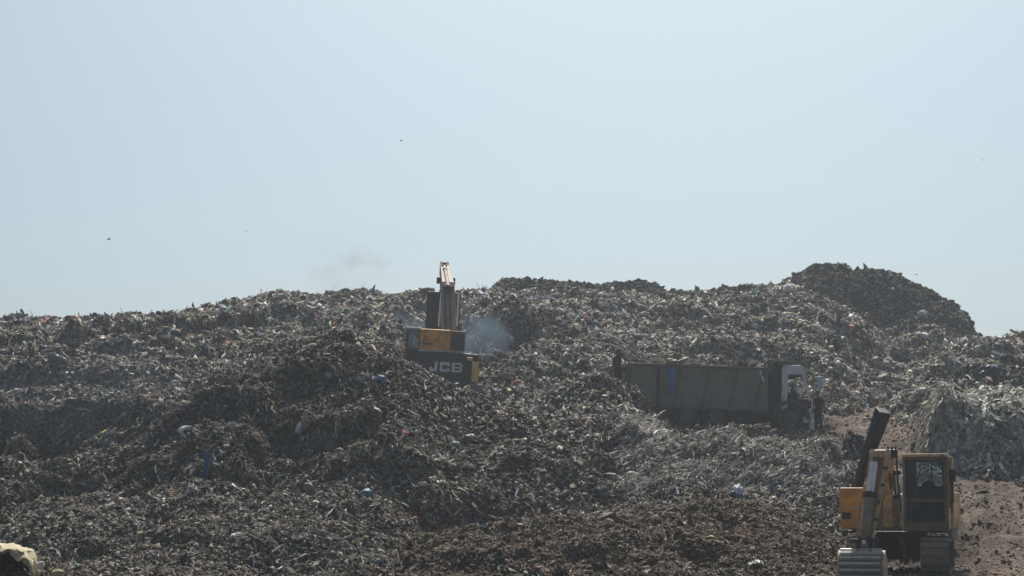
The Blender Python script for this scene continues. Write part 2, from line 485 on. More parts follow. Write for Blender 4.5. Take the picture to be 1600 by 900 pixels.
# heaps tipped one on another
CALM_T = sstep(59.5, 62.5, GY) * (1 - sstep(81, 83, GY)) * sstep(990, 1020, PX) * (1 - sstep(1300, 1330, PX))
amp = (1 - FLAT) * (1 - 0.8 * CALM_T)
far = np.interp(GY, [44, 60, 120], [0.75, 0.9, 1.0])
CALM_J = sstep(55, 58, GY) * (1 - sstep(66, 69, GY)) * sstep(590, 620, PX) * (1 - sstep(770, 800, PX))
amp = amp * (1 - 0.9 * CALM_J)
Z -= 0.06 * CALM_J
Zb = np.zeros_like(Z)
WARPX = fbm(GX * 0.9, GY * 0.9, 51, 3) * 1.5; WARPY = fbm(GX * 0.9, GY * 0.9, 57, 3) * 1.5
lr = math.log(D1 / D0) / (NR - 1)
for i in range(2600):
    d = math.exp(rng.uniform(math.log(40), math.log(126)))
    s = rng.uniform(S0, S1)
    r = rng.uniform(0.5, 1.0) ** 1.5 * rng.choice([1.0, 1.6, 2.6], p=[.6, .3, .1])
    h = r * rng.uniform(0.35, 0.65)
    ex = rng.uniform(1.0, 2.0)
    r0 = int((math.log((d - r) / D0)) / lr); r1 = int(math.log((d + r) / D0) / lr) + 2
    c0 = int((s - ex * r / d - S0) / (S1 - S0) * (NC - 1)); c1 = int((s + ex * r / d - S0) / (S1 - S0) * (NC - 1)) + 2
    r0, c0 = max(r0, 0), max(c0, 0); r1, c1 = min(r1, NR), min(c1, NC)
    if r1 <= r0 or c1 <= c0: continue
    wx = WARPX[r0:r1, c0:c1] * 0.45 * r; wy = WARPY[r0:r1, c0:c1] * 0.45 * r
    dx = (GX[r0:r1, c0:c1] + wx - s * d) / (r * ex); dy = (GY[r0:r1, c0:c1] + wy - d) / r
    dy = np.where(dy < 0, dy * 1.0, dy * 0.7)
    q = np.clip(1 - dx * dx - dy * dy, 0, 1) ** 0.7 * h
    Zb[r0:r1, c0:c1] = np.maximum(Zb[r0:r1, c0:c1], q)
Zb = Zb - blur(blur(Zb, 22, 0), 26, 1)
crest = np.exp(-((GY - KD[12][None, :]) / 6.0) ** 2)
calm = np.clip(1 - 0.30 * BROWN - 0.5 * DRAPE - 0.45 * NET, 0.1, 1)
Z += amp * far * calm * Zb * (1 - 0.6 * crest)
Z += amp * calm * (0.42 * fbm(GX * 0.33, GY * 0.33, 1, 3) * (1 - 0.65 * crest))
bil = np.abs(fbm(GX * 1.1, GY * 1.1, 3, 3))
Z += amp * calm * 0.28 * (bil - 0.25)
Z -= 0.80 * CALM_T * (1 - sstep(74.2, 75.6, GY)) * sstep(1030, 1060, PX)
Z += (0.25 + 0.75 * amp) * (0.10 + 0.08 * BROWN) * fbm(GX * 3.3, GY * 3.3, 9, 4, 0.6)
# terraces: every pushed load leaves a steep face towards the valley and a flatter top behind it
for per, seed, A in ((5.6, 61, 1.1), (2.6, 67, 0.5)):
    ph = GY / per + 1.3 * fbm(GX * 0.11, GY * 0.07, seed, 3) + 0.35 * fbm(GX * 0.6, GY * 0.6, seed + 3, 3)
    fr = ph - np.floor(ph)
    hA = A * np.clip(0.55 + 1.3 * fbm(GX * 0.13, GY * 0.13, seed + 5, 2), 0, 1.25)
    zone = sstep(54, 57, GY) * (1 - sstep(-3.5, -1.0, GY - KD[12][None, :])) * (1 - 0.8 * DRAPE) * (1 - 0.6 * NET)
    Z += amp * zone * hA * (sstep(0.0, 0.16, fr) * 1.0 - fr * 1.0 - 0.42 + 0.0)
# dragged folds of the netted mound and hanging folds of the draped one
fp = 0.80 * GX - 0.60 * GY
Z += NET * amp * 0.42 * (np.abs(fbm(fp * 0.75, GY * 0.12 + 0.25 * GX, 141, 3)) * 2 - 0.5)
Z += DRAPE * 0.30 * fbm(GX * 1.5, GY * 0.25, 143, 3)
# wheel ruts along the track
rut = np.exp(-((np.abs(PX - cx_) - wx_ * 0.42) / (wx_ * 0.12)) ** 2)
Z -= 0.14 * rut * ROAD
Z += ROAD * (0.16 * fbm(GX * 0.9, GY * 0.9, 151, 4, 0.6) + 0.05 * fbm(GX * 5, GY * 5, 153, 2))
# hard standings of the machines
for pad, (qx, qy, qd), tilt in ((PAD_T, (1137, 671, 77.0), -math.tan(R(1.9))), (PAD_E, (1407, 893, 47.5), 0.0)):
    q = at(qx, qy, qd)
    pl_ = q.z + tilt * (GX - q.x) + 0.03 * fbm(GX * 1.5, GY * 1.5, 21, 2) - 0.02
    Z = Z * (1 - pad) + pl_ * pad
# small heap in the near left corner
b = at(20, 868, 33)
Z += np.clip(1.02 - ((GX - b.x) / 1.35) ** 2 - ((GY - b.y) / 1.6) ** 2, 0, 1.02) ** 0.8 * 0.98 * (b.z + 0.12) 

def grid_uv(x, y):
    c = (x / y - S0) / (S1 - S0) * (NC - 1)
    r = np.log(np.maximum(y, D0) / D0) / lr
    return np.clip(r, 0, NR - 1.001), np.clip(c, 0, NC - 1.001)
def sample(A, x, y):
    r, c = grid_uv(np.asarray(x, float), np.asarray(y, float))
    ri = r.astype(int); ci = c.astype(int); fr = r - ri; fc = c - ci
    return (A[ri, ci] * (1 - fc) + A[ri, ci + 1] * fc) * (1 - fr) + (A[ri + 1, ci] * (1 - fc) + A[ri + 1, ci + 1] * fc) * fr
def ground(x, y):
    return float(sample(Z, x, y))
def surf(px, py, dmin=28.0):
    """first point of the hill met by the sight line through a photo pixel"""
    s, t = ray(px, py)
    dd = np.arange(dmin, 150, 0.08)
    zz = sample(Z, s * dd, dd)
    hit = np.nonzero(zz >= CAMZ + t * dd)[0]
    i = hit[0] if len(hit) else len(dd) - 1
    d = dd[i]
    return Vector((s * d, d, float(zz[i])))

# terrain mesh
mix = lambda a, b, t: a * (1 - t) + b * t
base = np.zeros((NR, NC, 3))
n1 = fbm(GX * 0.25, GY * 0.25, 31, 4)[..., None]; n2 = fbm(GX * 2.2, GY * 2.2, 33, 3)[..., None]
base[:] = np.array([0.075, 0.068, 0.060])
base *= (1 + 0.5 * n1)
base = mix(base, np.array([0.12, 0.088, 0.064]), BROWN[..., None])
base = mix(base, np.array([0.045, 0.042, 0.042]), DARK[..., None] * 0.8)
base = mix(base, np.array([0.155, 0.116, 0.091]) * (1 + 0.8 * fbm((PX - cx_) * 0.045, GY * 0.35, 91, 4)[..., None]), np.clip(np.maximum(ROAD, PAD_E * 0.6), 0, 1)[..., None])
base = mix(base, np.array([0.125, 0.098, 0.078]), SOIL[..., None])
base *= (1 + 0.45 * n2)
base = np.clip(base, 0.015, 0.4)
idx = np.arange(NR * NC).reshape(NR, NC)
quads = np.stack([idx[:-1, :-1], idx[:-1, 1:], idx[1:, 1:], idx[1:, :-1]], -1).reshape(-1, 4)
V = np.stack([GX, GY, Z], -1).reshape(-1, 3)
soil_m = waste_mat('hill_soil', 0.0, 0.9)
_n = soil_m.node_tree
_t = _n.nodes.new('ShaderNodeTexCoord'); _o = _n.nodes.new('ShaderNodeTexNoise'); _b = _n.nodes.new('ShaderNodeBump')
_o.inputs['Scale'].default_value = 5; _o.inputs['Detail'].default_value = 8; _o.inputs['Roughness'].default_value = 0.7
_b.inputs['Strength'].default_value = 0.9; _b.inputs['Distance'].default_value = 0.12
_n.links.new(_t.outputs['Object'], _o.inputs['Vector']); _n.links.new(_o.outputs['Fac'], _b.inputs['Height'])
_n.links.new(_b.outputs['Normal'], _n.nodes['Principled BSDF'].inputs['Normal'])
soil_m.node_tree.nodes['Principled BSDF'].inputs['Specular IOR Level'].default_value = 0.1
hill = big_mesh('hill', V, quads, base.reshape(-1, 3), soil_m, smooth=True)
tag(hill, 'hill of grey mixed rubbish and soil with a dirt track up its right side', 'hill', kind='structure')
g = MB().add([(-1500, -300, -0.9), (1500, -300, -0.9), (1500, 2500, -0.9), (-1500, 2500, -0.9)], [(0, 1, 2, 3)])
go = g.build('ground', paint('plain_soil', (0.12, 0.10, 0.08), (0.07, 0.06, 0.05), 0.8, 0.9, scale=0.4))
tag(go, 'bare brown soil plain around the rubbish hill', 'ground', kind='structure')

# ---------------------------------------------------------------- loose waste on the hill
E1 = np.stack([np.gradient(GX, axis=1), np.gradient(GY, axis=1), np.gradient(Z, axis=1)], -1)
E2 = np.stack([np.gradient(GX, axis=0), np.gradient(GY, axis=0), np.gradient(Z, axis=0)], -1)
NRM = np.cross(E1, E2); AREA = np.linalg.norm(NRM, axis=-1); NRM /= AREA[..., None]
PX, PY = pix(GX, GY, Z)
elev = (Z - CAMZ) / GY
runmax = np.maximum.accumulate(elev, axis=0)
vis = elev >= runmax - 0.0035
toc = np.stack([-GX, -GY, CAMZ - Z], -1); dist = np.linalg.norm(toc, axis=-1)
facing = np.clip((NRM * toc).sum(-1) / dist, 0, 1)
scr = AREA * facing * (F / dist) ** 2
inside = (PX > -40) & (PX < 1640) & (PY < 930)
W = np.where(vis & inside, scr + 0.12 * AREA * (F / dist) ** 2, 0.06 * AREA * (F / dist) ** 2)
HEAP = (np.hypot((GX - b.x) / 1.5, (GY - b.y) / 1.8) < 1)
W = np.where((GY < 37) & ~HEAP, 0, W); W = np.where(HEAP, W * 1.5, W)
W = np.where(GY > 140, 0, W)
Wf = W * (1 + 0.5 * BROWN) * (1 - 0.93 * np.clip(FLAT * 1.2, 0, 1)) * (1 - 0.95 * np.maximum(PAD_T * (GY > 74.5), PAD_E)) * (1 - 0.0 * BROWN) * (1 - 0.45 * DARK) * (1 - 0.4 * SOIL)
def pick(n, w):
    cdf = np.cumsum(w.ravel()); cdf /= cdf[-1]
    k = np.searchsorted(cdf, rng.random(n))
    r = k // NC; c = k % NC
    rf = np.clip(r + rng.random(n) - 0.5, 0, NR - 1.01); cf = np.clip(c + rng.random(n) - 0.5, 0, NC - 1.01)
    d = D0 * np.exp(rf * lr); s = S0 + cf / (NC - 1) * (S1 - S0)
    x = s * d; z = sample(Z, x, d)
    return r, c, np.stack([x, d, z], -1)
def norm(a):
    return a / np.maximum(np.linalg.norm(a, axis=-1, keepdims=True), 1e-9)
PAL = np.array([(0.16, 0.145, 0.125), (0.24, 0.225, 0.20), (0.36, 0.345, 0.31), (0.085, 0.078, 0.07), (0.13, 0.105, 0.08),
                (0.27, 0.235, 0.175), (0.55, 0.54, 0.52), (0.05, 0.05, 0.052), (0.10, 0.17, 0.26), (0.12, 0.22, 0.19),
                (0.28, 0.09, 0.075), (0.33, 0.27, 0.11), (0.19, 0.24, 0.26), (0.20, 0.15, 0.16)])
PW = np.array([.20, .18, .17, .15, .09, .08, .06, .10, .008, .012, .006, .006, .018, .01])
PW /= PW.sum()
def colours(n, r, c):
    k = rng.choice(len(PAL), n, p=PW)
    cc = PAL[k] * np.array([1.24, 1.18, 1.13]) * np.exp(rng.normal(0, 0.38, (n, 1))) * (1 + rng.normal(0, 0.05, (n, 3)))
    dk = DARK[r, c][:, None]; br = BROWN[r, c][:, None]
    soil = np.array([0.145, 0.105, 0.076]) * np.exp(rng.normal(0, 0.35, (n, 1)))
    cc = np.where(rng.random((n, 1)) < np.clip(br * 0.8 + SOIL[r, c][:, None] * 0.6 + ROAD[r, c][:, None] * 0.7, 0, 1), soil * 1.15, cc)
    cc = np.where(rng.random((n, 1)) < dk * 0.88, np.array([0.055, 0.05, 0.048]) * np.exp(rng.normal(0, 0.4, (n, 1))), cc)
    # broad belts of darker and lighter tipping, darkest near, palest far
    belt = fbm(GX[r, c] * 0.12, GY[r, c] * 0.12, 77, 3)[:, None]
    belt = belt + np.interp(GY[r, c], [45, 62, 66, 95], [-0.8, -0.6, 0.2, 0.75])[:, None]
    return np.clip(cc * np.exp(0.6 * belt), 0.015, 0.75)
def frames(n, r, c, jit, tilt):
    N = NRM[r, c]
    g = np.array([0, 0, -1.0]) - N * (N @ np.array([0, 0, -1.0]))[:, None]
    t = norm(g + rng.normal(0, 0.15, (n, 3)))
    b = norm(np.cross(N, t)); t = np.cross(b, N)
    a = jit
    t2 = t * np.cos(a)[:, None] + b * np.sin(a)[:, None]
    b2 = norm(np.cross(N, t2))
    tilt = tilt * (1 - 0.6 * np.exp(-((GY[r, c] - KD[12][c]) / 3.0) ** 2))
    # tilt about a random axis
    ax = rng.normal(0, 1, (n, 3)); ax = norm(ax); th = rng.normal(0, 1, n) * tilt
    def rot(v):
        return v * np.cos(th)[:, None] + np.cross(ax, v) * np.sin(th)[:, None] + ax * (ax * v).sum(-1, keepdims=True) * (1 - np.cos(th))[:, None]
    return rot(t2), rot(b2), rot(N)
def sheets(n, w, name, size, mat, rows=3, cols=3, strip=False, label=None, turn=None, tone=None, wave=0.22):
    r, c, pos = pick(n, w)
    jit = rng.normal(0, 0.5, n) if strip else rng.uniform(-math.pi, math.pi, n)
    if turn is not None: jit = turn + rng.normal(0, 0.22, n)
    t, b, N = frames(n, r, c, jit, 0.3 if strip else 0.5)
    L = size[0] * np.exp(np.clip(rng.normal(0, size[2], n), -0.9, 1.5 * size[2])); Wd = size[1] * np.exp(np.clip(rng.normal(0, size[2], n), -0.9, 1.5 * size[2]))
    near = np.clip(GY[r, c] / 80.0, 0.5, 1.3); L = L * near; Wd = Wd * near
    v = np.linspace(-0.5, 0.5, rows); u = np.linspace(-0.5, 0.5, cols)
    vv, uu = np.meshgrid(v, u, indexing='ij'); vv = vv.ravel(); uu = uu.ravel(); m = len(vv)
    if not strip:                        # torn pieces have rounded, uneven outlines
        k_ = 1 / np.maximum(1, np.sqrt(uu ** 2 + vv ** 2) / 0.52); uu = uu * k_; vv = vv * k_
    lx = (vv[None, :] + rng.normal(0, 0.09, (n, m))) * L[:, None]
    ly = (uu[None, :] + rng.normal(0, 0.09, (n, m))) * Wd[:, None]
    bend = rng.normal(0, 0.35, (n, 1)) * (4 * vv[None, :] ** 2 - 0.4)
    if strip:
        sway = rng.normal(0, wave, (n, 1)) * np.sin(vv[None, :] * 4 + rng.uniform(0, 6, (n, 1)))
        ly = ly + sway * L[:, None]
        lz = (0.12 * bend + rng.normal(0, 0.02, (n, m))) * L[:, None]
    else:
        lz = np.abs(bend) * -0.32 * L[:, None] + rng.normal(0, 0.13, (n, m)) * np.minimum(L, Wd)[:, None]
    off = (0.02 + 0.10 * rng.random(n) * np.minimum(L, 0.4) / 0.3)
    P = pos[:, None, :] + t[:, None, :] * lx[..., None] + b[:, None, :] * ly[..., None] + N[:, None, :] * (lz + off[:, None])[..., None]
    q = []
    for i in range(rows - 1):
        for j in range(cols - 1):
            q.append((i * cols + j, i * cols + j + 1, (i + 1) * cols + j + 1, (i + 1) * cols + j))
    q = np.array(q)
    Q = (np.arange(n)[:, None, None] * m + q[None]).reshape(-1, 4)
    cc = colours(n, r, c)
    if tone is not None: cc = mix(np.array(tone) * np.exp(rng.normal(0, 0.5, (n, 1))), cc, 0.4)
    cc = np.repeat(cc, m, 0)
    o = big_mesh(name, P.reshape(-1, 3), Q, cc, mat, smooth=True)
    tag(o, label, None, kind='stuff')
    return o
waste_m = waste_mat('mixed_plastic_waste', 0.16, 0.8)
steep = (1 - 1.0 * np.exp(-((GY - KD[12][None, :]) / 4.0) ** 4)) * np.clip(1.5 - NRM[..., 2] * 1.45, 0.04, 1) + 0.3 * DRAPE
sheets(90000, Wf, 'plastic_litter', (0.125, 0.10, 0.5), waste_m, 4, 4, label='crumpled grey plastic bags and sheets littering the whole hill')
sheets(170000, Wf, 'small_litter', (0.085, 0.06, 0.4), waste_m, 3, 3, label='small scraps of grey and pale plastic over the hill')
sheets(1300, Wf * (1 - 0.8 * CALM_T), 'large_litter', (0.34, 0.26, 0.35), waste_m, 6, 6, label='larger torn bags and sheets scattered over the hill')
sheets(15000, Wf * steep * (1 - 0.7 * BROWN) * (1 - 0.92 * CALM_T), 'hanging_litter', (0.42, 0.05, 0.45), waste_m, 7, 2, strip=True, label='long torn strips of plastic hanging down the steep faces')

sheets(8000, W * NET, 'matted_netting', (0.75, 0.026, 0.4), waste_m, 9, 2, strip=True, label='grey torn netting dragged down the mound below the truck', turn=-0.75, tone=(0.44, 0.42, 0.385), wave=0.12)
sheets(3200, W * DRAPE, 'draped_netting', (0.55, 0.12, 0.45), waste_m, 9, 3, strip=True, label='grey green netting draped over the low mound at the right', turn=0.0, tone=(0.55, 0.54, 0.48), wave=0.08)
# lumps of soil and crumpled bags
def lumps(n, w, name, size, mat, label, waste=False, sig=0.5, rough=0.18, sink=0.25):
    ph = (1 + 5 ** 0.5) / 2
    iv = np.array([(-1, ph, 0), (1, ph, 0), (-1, -ph, 0), (1, -ph, 0), (0, -1, ph), (0, 1, ph), (0, -1, -ph), (0, 1, -ph), (ph, 0, -1), (ph, 0, 1), (-ph, 0, -1), (-ph, 0, 1)]) / 1.9
    ff = np.array([(0, 11, 5), (0, 5, 1), (0, 1, 7), (0, 7, 10), (0, 10, 11), (1, 5, 9), (5, 11, 4), (11, 10, 2), (10, 7, 6), (7, 1, 8), (3, 9, 4), (3, 4, 2), (3, 2, 6), (3, 6, 8), (3, 8, 9), (4, 9, 5), (2, 4, 11), (6, 2, 10), (8, 6, 7), (9, 8, 1)])
    r, c, pos = pick(n, w)
    sz = size * np.exp(np.clip(rng.normal(0, sig, n), -1, 2 * sig)) * np.clip(GY[r, c] / 80.0, 0.5, 1.5)
    q = rng.normal(0, 1, (n, 4)); q = norm(q); w_, x_, y_, z_ = q.T
    Rm = np.stack([1 - 2 * (y_ ** 2 + z_ ** 2), 2 * (x_ * y_ - z_ * w_), 2 * (x_ * z_ + y_ * w_), 2 * (x_ * y_ + z_ * w_), 1 - 2 * (x_ ** 2 + z_ ** 2), 2 * (y_ * z_ - x_ * w_), 2 * (x_ * z_ - y_ * w_), 2 * (y_ * z_ + x_ * w_), 1 - 2 * (x_ ** 2 + y_ ** 2)], -1).reshape(n, 3, 3)
    ax = np.exp(rng.normal(0, 0.45 if waste else 0.25, (n, 1, 3)))
    L = iv[None] * ax * (1 + rng.normal(0, rough, (n, 12, 1))) + rng.normal(0, rough * 0.5, (n, 12, 3))
    P = pos[:, None, :] + np.einsum('nij,nkj->nki', Rm, L) * sz[:, None, None] + NRM[r, c][:, None, :] * (sink * sz)[:, None, None]
    Q = (np.arange(n)[:, None, None] * 12 + ff[None]).reshape(-1, 3)
    if waste:
        cc = colours(n, r, c)
    else:
        s = np.clip(sample(BROWN, pos[:, 0], pos[:, 1]) + sample(ROAD, pos[:, 0], pos[:, 1]) + sample(SOIL, pos[:, 0], pos[:, 1]), 0, 1)[:, None]
        cc = mix(np.array([0.07, 0.062, 0.056]), np.array([0.165, 0.120, 0.088]), s) * np.exp(rng.normal(0, 0.3, (n, 1)))
    o = big_mesh(name, P.reshape(-1, 3), Q, np.repeat(cc, 12, 0), mat, tris=True)
    tag(o, label, None, kind='stuff')
lumps(60000, W * (0.35 + 0.5 * BROWN + 0.8 * DARK + 0.7 * SOIL) * (1 - np.clip(1.3 * ROAD, 0, 1)), 'soil_clods', 0.05, soil_m, 'dark and brown clods of soil between the litter')
lumps(170000, Wf, 'crumpled_litter', 0.042, waste_m, 'crumpled scraps and rags of dirty plastic piled all over the hill', True, 0.45, 0.42)
lumps(5000, W * ROAD, 'track_gravel', 0.024, soil_m, 'small brown clods and stones on the dirt track', sig=0.6, sink=-0.25)
# ---------------------------------------------------------------- track frames shared by both excavators
def crawler(root, xc, width, length, height, z0=0.0):
    """one crawler track: ribbed belt, side frame, sprocket, idler and rollers"""
    r = height / 2; h = length / 2 - r
    path = []
    n = 14
    for i in range(n + 1):
        a = math.pi / 2 + math.pi * i / n
        path.append((-h + r * math.cos(a), z0 + r + r * math.sin(a)))
    for i in range(n + 1):
        a = -math.pi / 2 + math.pi * i / n
        path.append((h + r * math.cos(a), z0 + r + r * math.sin(a)))
    path.append(path[0])
    P = np.array(path); seg = np.linalg.norm(np.diff(P, axis=0), axis=1); L = np.concatenate([[0], np.cumsum(seg)])
    m = 46
    m_ = MB()
    for i in range(m):
        l = L[-1] * i / m
        p = Vector((np.interp(l, L, P[:, 0]), np.interp(l, L, P[:, 1])))
        q = Vector((np.interp((l + 0.02) % L[-1], L, P[:, 0]), np.interp((l + 0.02) % L[-1], L, P[:, 1])))
        t = (q - p).normalized(); nrm = Vector((t.y, -t.x)); w = L[-1] / m
        for (a0, a1, b0, b1) in ((-0.47 * w, 0.47 * w, -0.05, 0.0), (-0.09 * w, 0.12 * w, 0.0, 0.06)):
            poly = [p + t * a0 + nrm * b0, p + t * a1 + nrm * b0, p + t * a1 + nrm * b1, p + t * a0 + nrm * b1]
            m_.prism([(v.x, v.y) for v in poly], 'x', xc - width / 2, xc + width / 2)
    t_ = m_.build('track', M['track'], root)
    f = MB().box(xc - width * 0.28, xc + width * 0.28, -h, h, z0 + r - 0.14, z0 + r + 0.16)
    f.build('side_frame', M['dark'], t_, bevel=0.03)
    for y, nm in ((-h, 'idler'), (h, 'sprocket')):
        MB().tube([(xc - width * 0.3, y, z0 + r), (xc + width * 0.3, y, z0 + r)], r * 0.74, 18).build(nm, M['dark'], t_, bevel=0.015)
    for k in range(6):
        y = -h + (k + 0.7) * 2 * h / 6.4
        MB().tube([(xc - width * 0.3, y, z0 + 0.14), (xc + width * 0.3, y, z0 + 0.14)], 0.10, 10).build('roller', M['dark'], t_)
    return t_
def hydraulic(root, a, b, r, split=0.5, name='hydraulic_cylinder', bmat='grease'):
    a, b = Vector(a), Vector(b)
    m = a.lerp(b, split)
    o = MB().tube([a, m], r, 12).build(name, M[bmat], root, smooth=False)
    MB().tube([m, b], r * 0.58, 12).build('rod', M['chrome'], o)
    e = MB()
    d = (b - a).normalized(); s = d.cross(Vector((0, 0, 1))).normalized()
    for p in (a, b):
        e.tube([p - s * r * 1.2, p + s * r * 1.2], r * 0.75, 12)
    e.tube([m - d * 0.05, m + d * 0.05], r * 1.2, 12)
    each(e, 'end_eye', M['dark'], o)
    return o

# ---------------------------------------------------------------- near excavator on the track, facing the camera
loc = at(1407, 893, 47.5)
ex = empty('excavator', loc, (0, 0, R(-15)))
tag(ex, 'dusty yellow excavator with a dark glazed cab facing the camera on the dirt track', 'excavator')
P = plane_of(ex)
a, b_ = P(1438, 870, -1.95), P(1482, 870, -1.95)
xr = (a.x + b_.x) / 2; tw = b_.x - a.x
crawler(ex, xr, tw, 3.9, 0.80)
xl = P(1322, 870, -1.95).x + tw / 2
crawler(ex, xl, tw, 3.9, 0.80)
xm = (xl + xr) / 2
body = MB().box(xl + 0.2, xr - 0.2, -0.75, 0.75, 0.32, 0.72)
body.tube([(xm, 0.0, 0.70), (xm, 0.0, 0.96)], 0.62, 24)
body.build('undercarriage', M['dark'], ex, bevel=0.03)
zc0, zc1 = P(1412, 830, -1.5).z, P(1412, 710, -1.5).z
cx0, cx1 = P(1411, 770, -1.5).x, P(1480, 770, -1.5).x
ox0, ox1 = P(1313, 790, -1.0).x, P(1354, 790, -1.0).x
deck = MB().box(ox0 + 0.05, cx1 + 0.02, -1.35, 2.2, 0.96, zc0 - 0.01)
deck.build('deck', M['dark'], ex, bevel=0.02)
hood = MB().box(ox0 + 0.04, cx1 - 0.05, 0.75, 2.35, zc0 + 0.0, zc0 + 0.92)
hood.build('engine_hood', M['cream'], ex, bevel=0.08)
cw = MB().prism([(ox0, 2.36), (cx1, 2.36), (cx1 - 0.15, 2.75), (xm, 2.95), (ox0 + 0.15, 2.75)], 'z', 0.98, zc0 + 0.85)
cw.build('counterweight', M['dark'], ex, bevel=0.06)
# cab, hollow
cd0, cd1 = -1.5, 0.32
t = 0.07
cab = MB()
for x0, x1 in ((cx0, cx0 + t), (cx1 - t, cx1)):
    cab.box(x0, x1, cd0, cd0 + t, zc0, zc1 - 0.06)
    cab.box(x0, x1, cd1 - t, cd1, zc0, zc1 - 0.06)
    cab.box(x0 + 0.01, x1 - 0.01, cd0 + t, cd1 - t, zc0, zc0 + 0.55)
    cab.box(x0 + 0.01, x1 - 0.01, -0.55, -0.47, zc0 + 0.55, zc1 - 0.06)
cab.box(cx0 + t, cx1 - t, cd0 + 0.005, cd0 + 0.06, zc0, zc0 + 0.22)
zmid = P(1440, 782, cd0).z
cab.box(cx0 + t, cx1 - t, cd0 + 0.004, cd0 + 0.062, zmid - 0.035, zmid + 0.035)
cab.box(cx0 + t, cx1 - t, cd0 + 0.004, cd0 + 0.062, zc1 - 0.13, zc1 - 0.062)
# rear wall with a two-light window
wz0, wz1 = P(1450, 759, cd1).z, P(1450, 722, cd1).z
wx0, wx1 = P(1432, 740, cd1).x, P(1472, 740, cd1).x
wm = P(1456, 740, cd1).x
cab.box(cx0 + t, cx1 - t, cd1 - 0.05, cd1 - 0.005, zc0, wz0)
cab.box(cx0 + t, cx1 - t, cd1 - 0.05, cd1 - 0.005, wz1, zc1 - 0.06)
cab.box(cx0 + t, wx0, cd1 - 0.05, cd1 - 0.005, wz0, wz1)
cab.box(wx1, cx1 - t, cd1 - 0.05, cd1 - 0.005, wz0, wz1)
cab.box(wm - 0.02, wm + 0.02, cd1 - 0.05, cd1 - 0.005, wz0, wz1)
cab.box(cx0 + t, cx1 - t, cd0 + 0.06, cd1 - 0.05, zc0, zc0 + 0.05)
cabo = cab.build('cab', M['cabframe'], ex, bevel=0.012)
MB().box(cx0 - 0.02, cx1 + 0.03, cd0 - 0.06, cd1 + 0.03, zc1 - 0.058, zc1 + 0.012).build('roof', M['cream'], cabo, bevel=0.02)
MB().box(cx0 + t, cx1 - t, cd0 + 0.025, cd0 + 0.035, zmid + 0.036, zc1 - 0.131).build('windscreen', M['glass'], cabo)
MB().box(cx0 + t, cx1 - t, cd0 + 0.025, cd0 + 0.035, zc0 + 0.221, zmid - 0.036).build('lower_windscreen', M['glass'], cabo)
for x in (cx0 + 0.03, cx1 - 0.04):
    MB().box(x, x + 0.01, cd0 + t, -0.551, zc0 + 0.551, zc1 - 0.07).build('side_window', M['glass'], cabo)
MB().box(cx1 - 0.035, cx1 - 0.025, -0.469, cd1 - t, zc0 + 0.551, zc1 - 0.07).build('side_window', M['glass'], cabo)
door = MB().box(cx1 + 0.002, cx1 + 0.03, -1.42, -0.5, zc0 + 0.04, zc0 + 0.55)
door.box(cx1 + 0.002, cx1 + 0.03, -1.42, -1.34, zc0 + 0.55, zc1 - 0.1)
do = door.build('door', M['cream'], cabo, bevel=0.01)
MB().tube([(cx1 + 0.03, -0.62, zc0 + 0.45), (cx1 + 0.07, -0.62, zc0 + 0.45), (cx1 + 0.07, -0.62, zc0 + 0.62)], 0.014, 8).build('handle', M['dark'], do)
MB().box(cx1 + 0.002, cx1 + 0.10, -0.42, cd1, zc0 + 0.05, zc1 - 0.03).build('rear_pillar', M['cream'], cabo, bevel=0.015)
wp = MB().bar((cx0 + 0.25, cd0 - 0.02, zmid + 0.08), (cx0 + 0.42, cd0 - 0.025, zmid + 0.72), 0.025, 0.02)
wp.build('wiper', M['dark'], cabo)
for yy in (-1.3, -0.6):
    MB().tube([(cx1 + 0.05, yy, zc0 + 0.65), (cx1 + 0.10, yy, zc0 + 0.68), (cx1 + 0.10, yy, zc1 - 0.35), (cx1 + 0.05, yy, zc1 - 0.32)], 0.018, 8).build('grab_rail', M['dark'], cabo)
# seat
sx = P(1450, 760, -0.5).x
seat = MB().box(sx - 0.25, sx + 0.25, -0.75, -0.25, zc0 + 0.40, zc0 + 0.54)
seat.box(sx - 0.24, sx + 0.24, -0.32, -0.2, zc0 + 0.52, wz0 - 0.02)
seat.tube([(sx, -0.30, wz0 - 0.05), (sx, -0.2, wz0 - 0.05)], 0.17, 18)
seat.build('driver_seat', M['seat'], cabo, bevel=0.03)
lev = MB()
for dx in (-0.3, 0.3):
    lev.box(sx + dx - 0.08, sx + dx + 0.08, -1.0, -0.4, zc0 + 0.05, zc0 + 0.55)
    lev.tube([(sx + dx, -0.95, zc0 + 0.55), (sx + dx, -0.98, zc0 + 0.72)], 0.02, 8)
lev.build('control_console', M['seat'], cabo, bevel=0.015)
mp = P(1484, 742, -1.52)
mi = MB().box(mp.x - 0.02, mp.x + 0.14, -1.60, -1.55, mp.z - 0.16, mp.z + 0.14)
mi.tube([(cx1 - 0.02, -1.47, mp.z + 0.05), (mp.x + 0.05, -1.56, mp.z)], 0.015, 8)
mi.build('mirror', M['dark'], ex, bevel=0.01)
la = P(1407, 750, -1.4)
lm = MB().box(la.x - 0.05, la.x + 0.07, -1.45, -1.32, la.z - 0.05, la.z + 0.12)
lm.box(la.x, la.x + 0.07, -1.44, -1.34, la.z - 0.24, la.z - 0.07)
lm.box(la.x + 0.03, la.x + 0.07, -1.36, -1.3, zc0 + 0.02, la.z + 0.1)
lm.build('work_lamp', M['white'], ex, bevel=0.015)
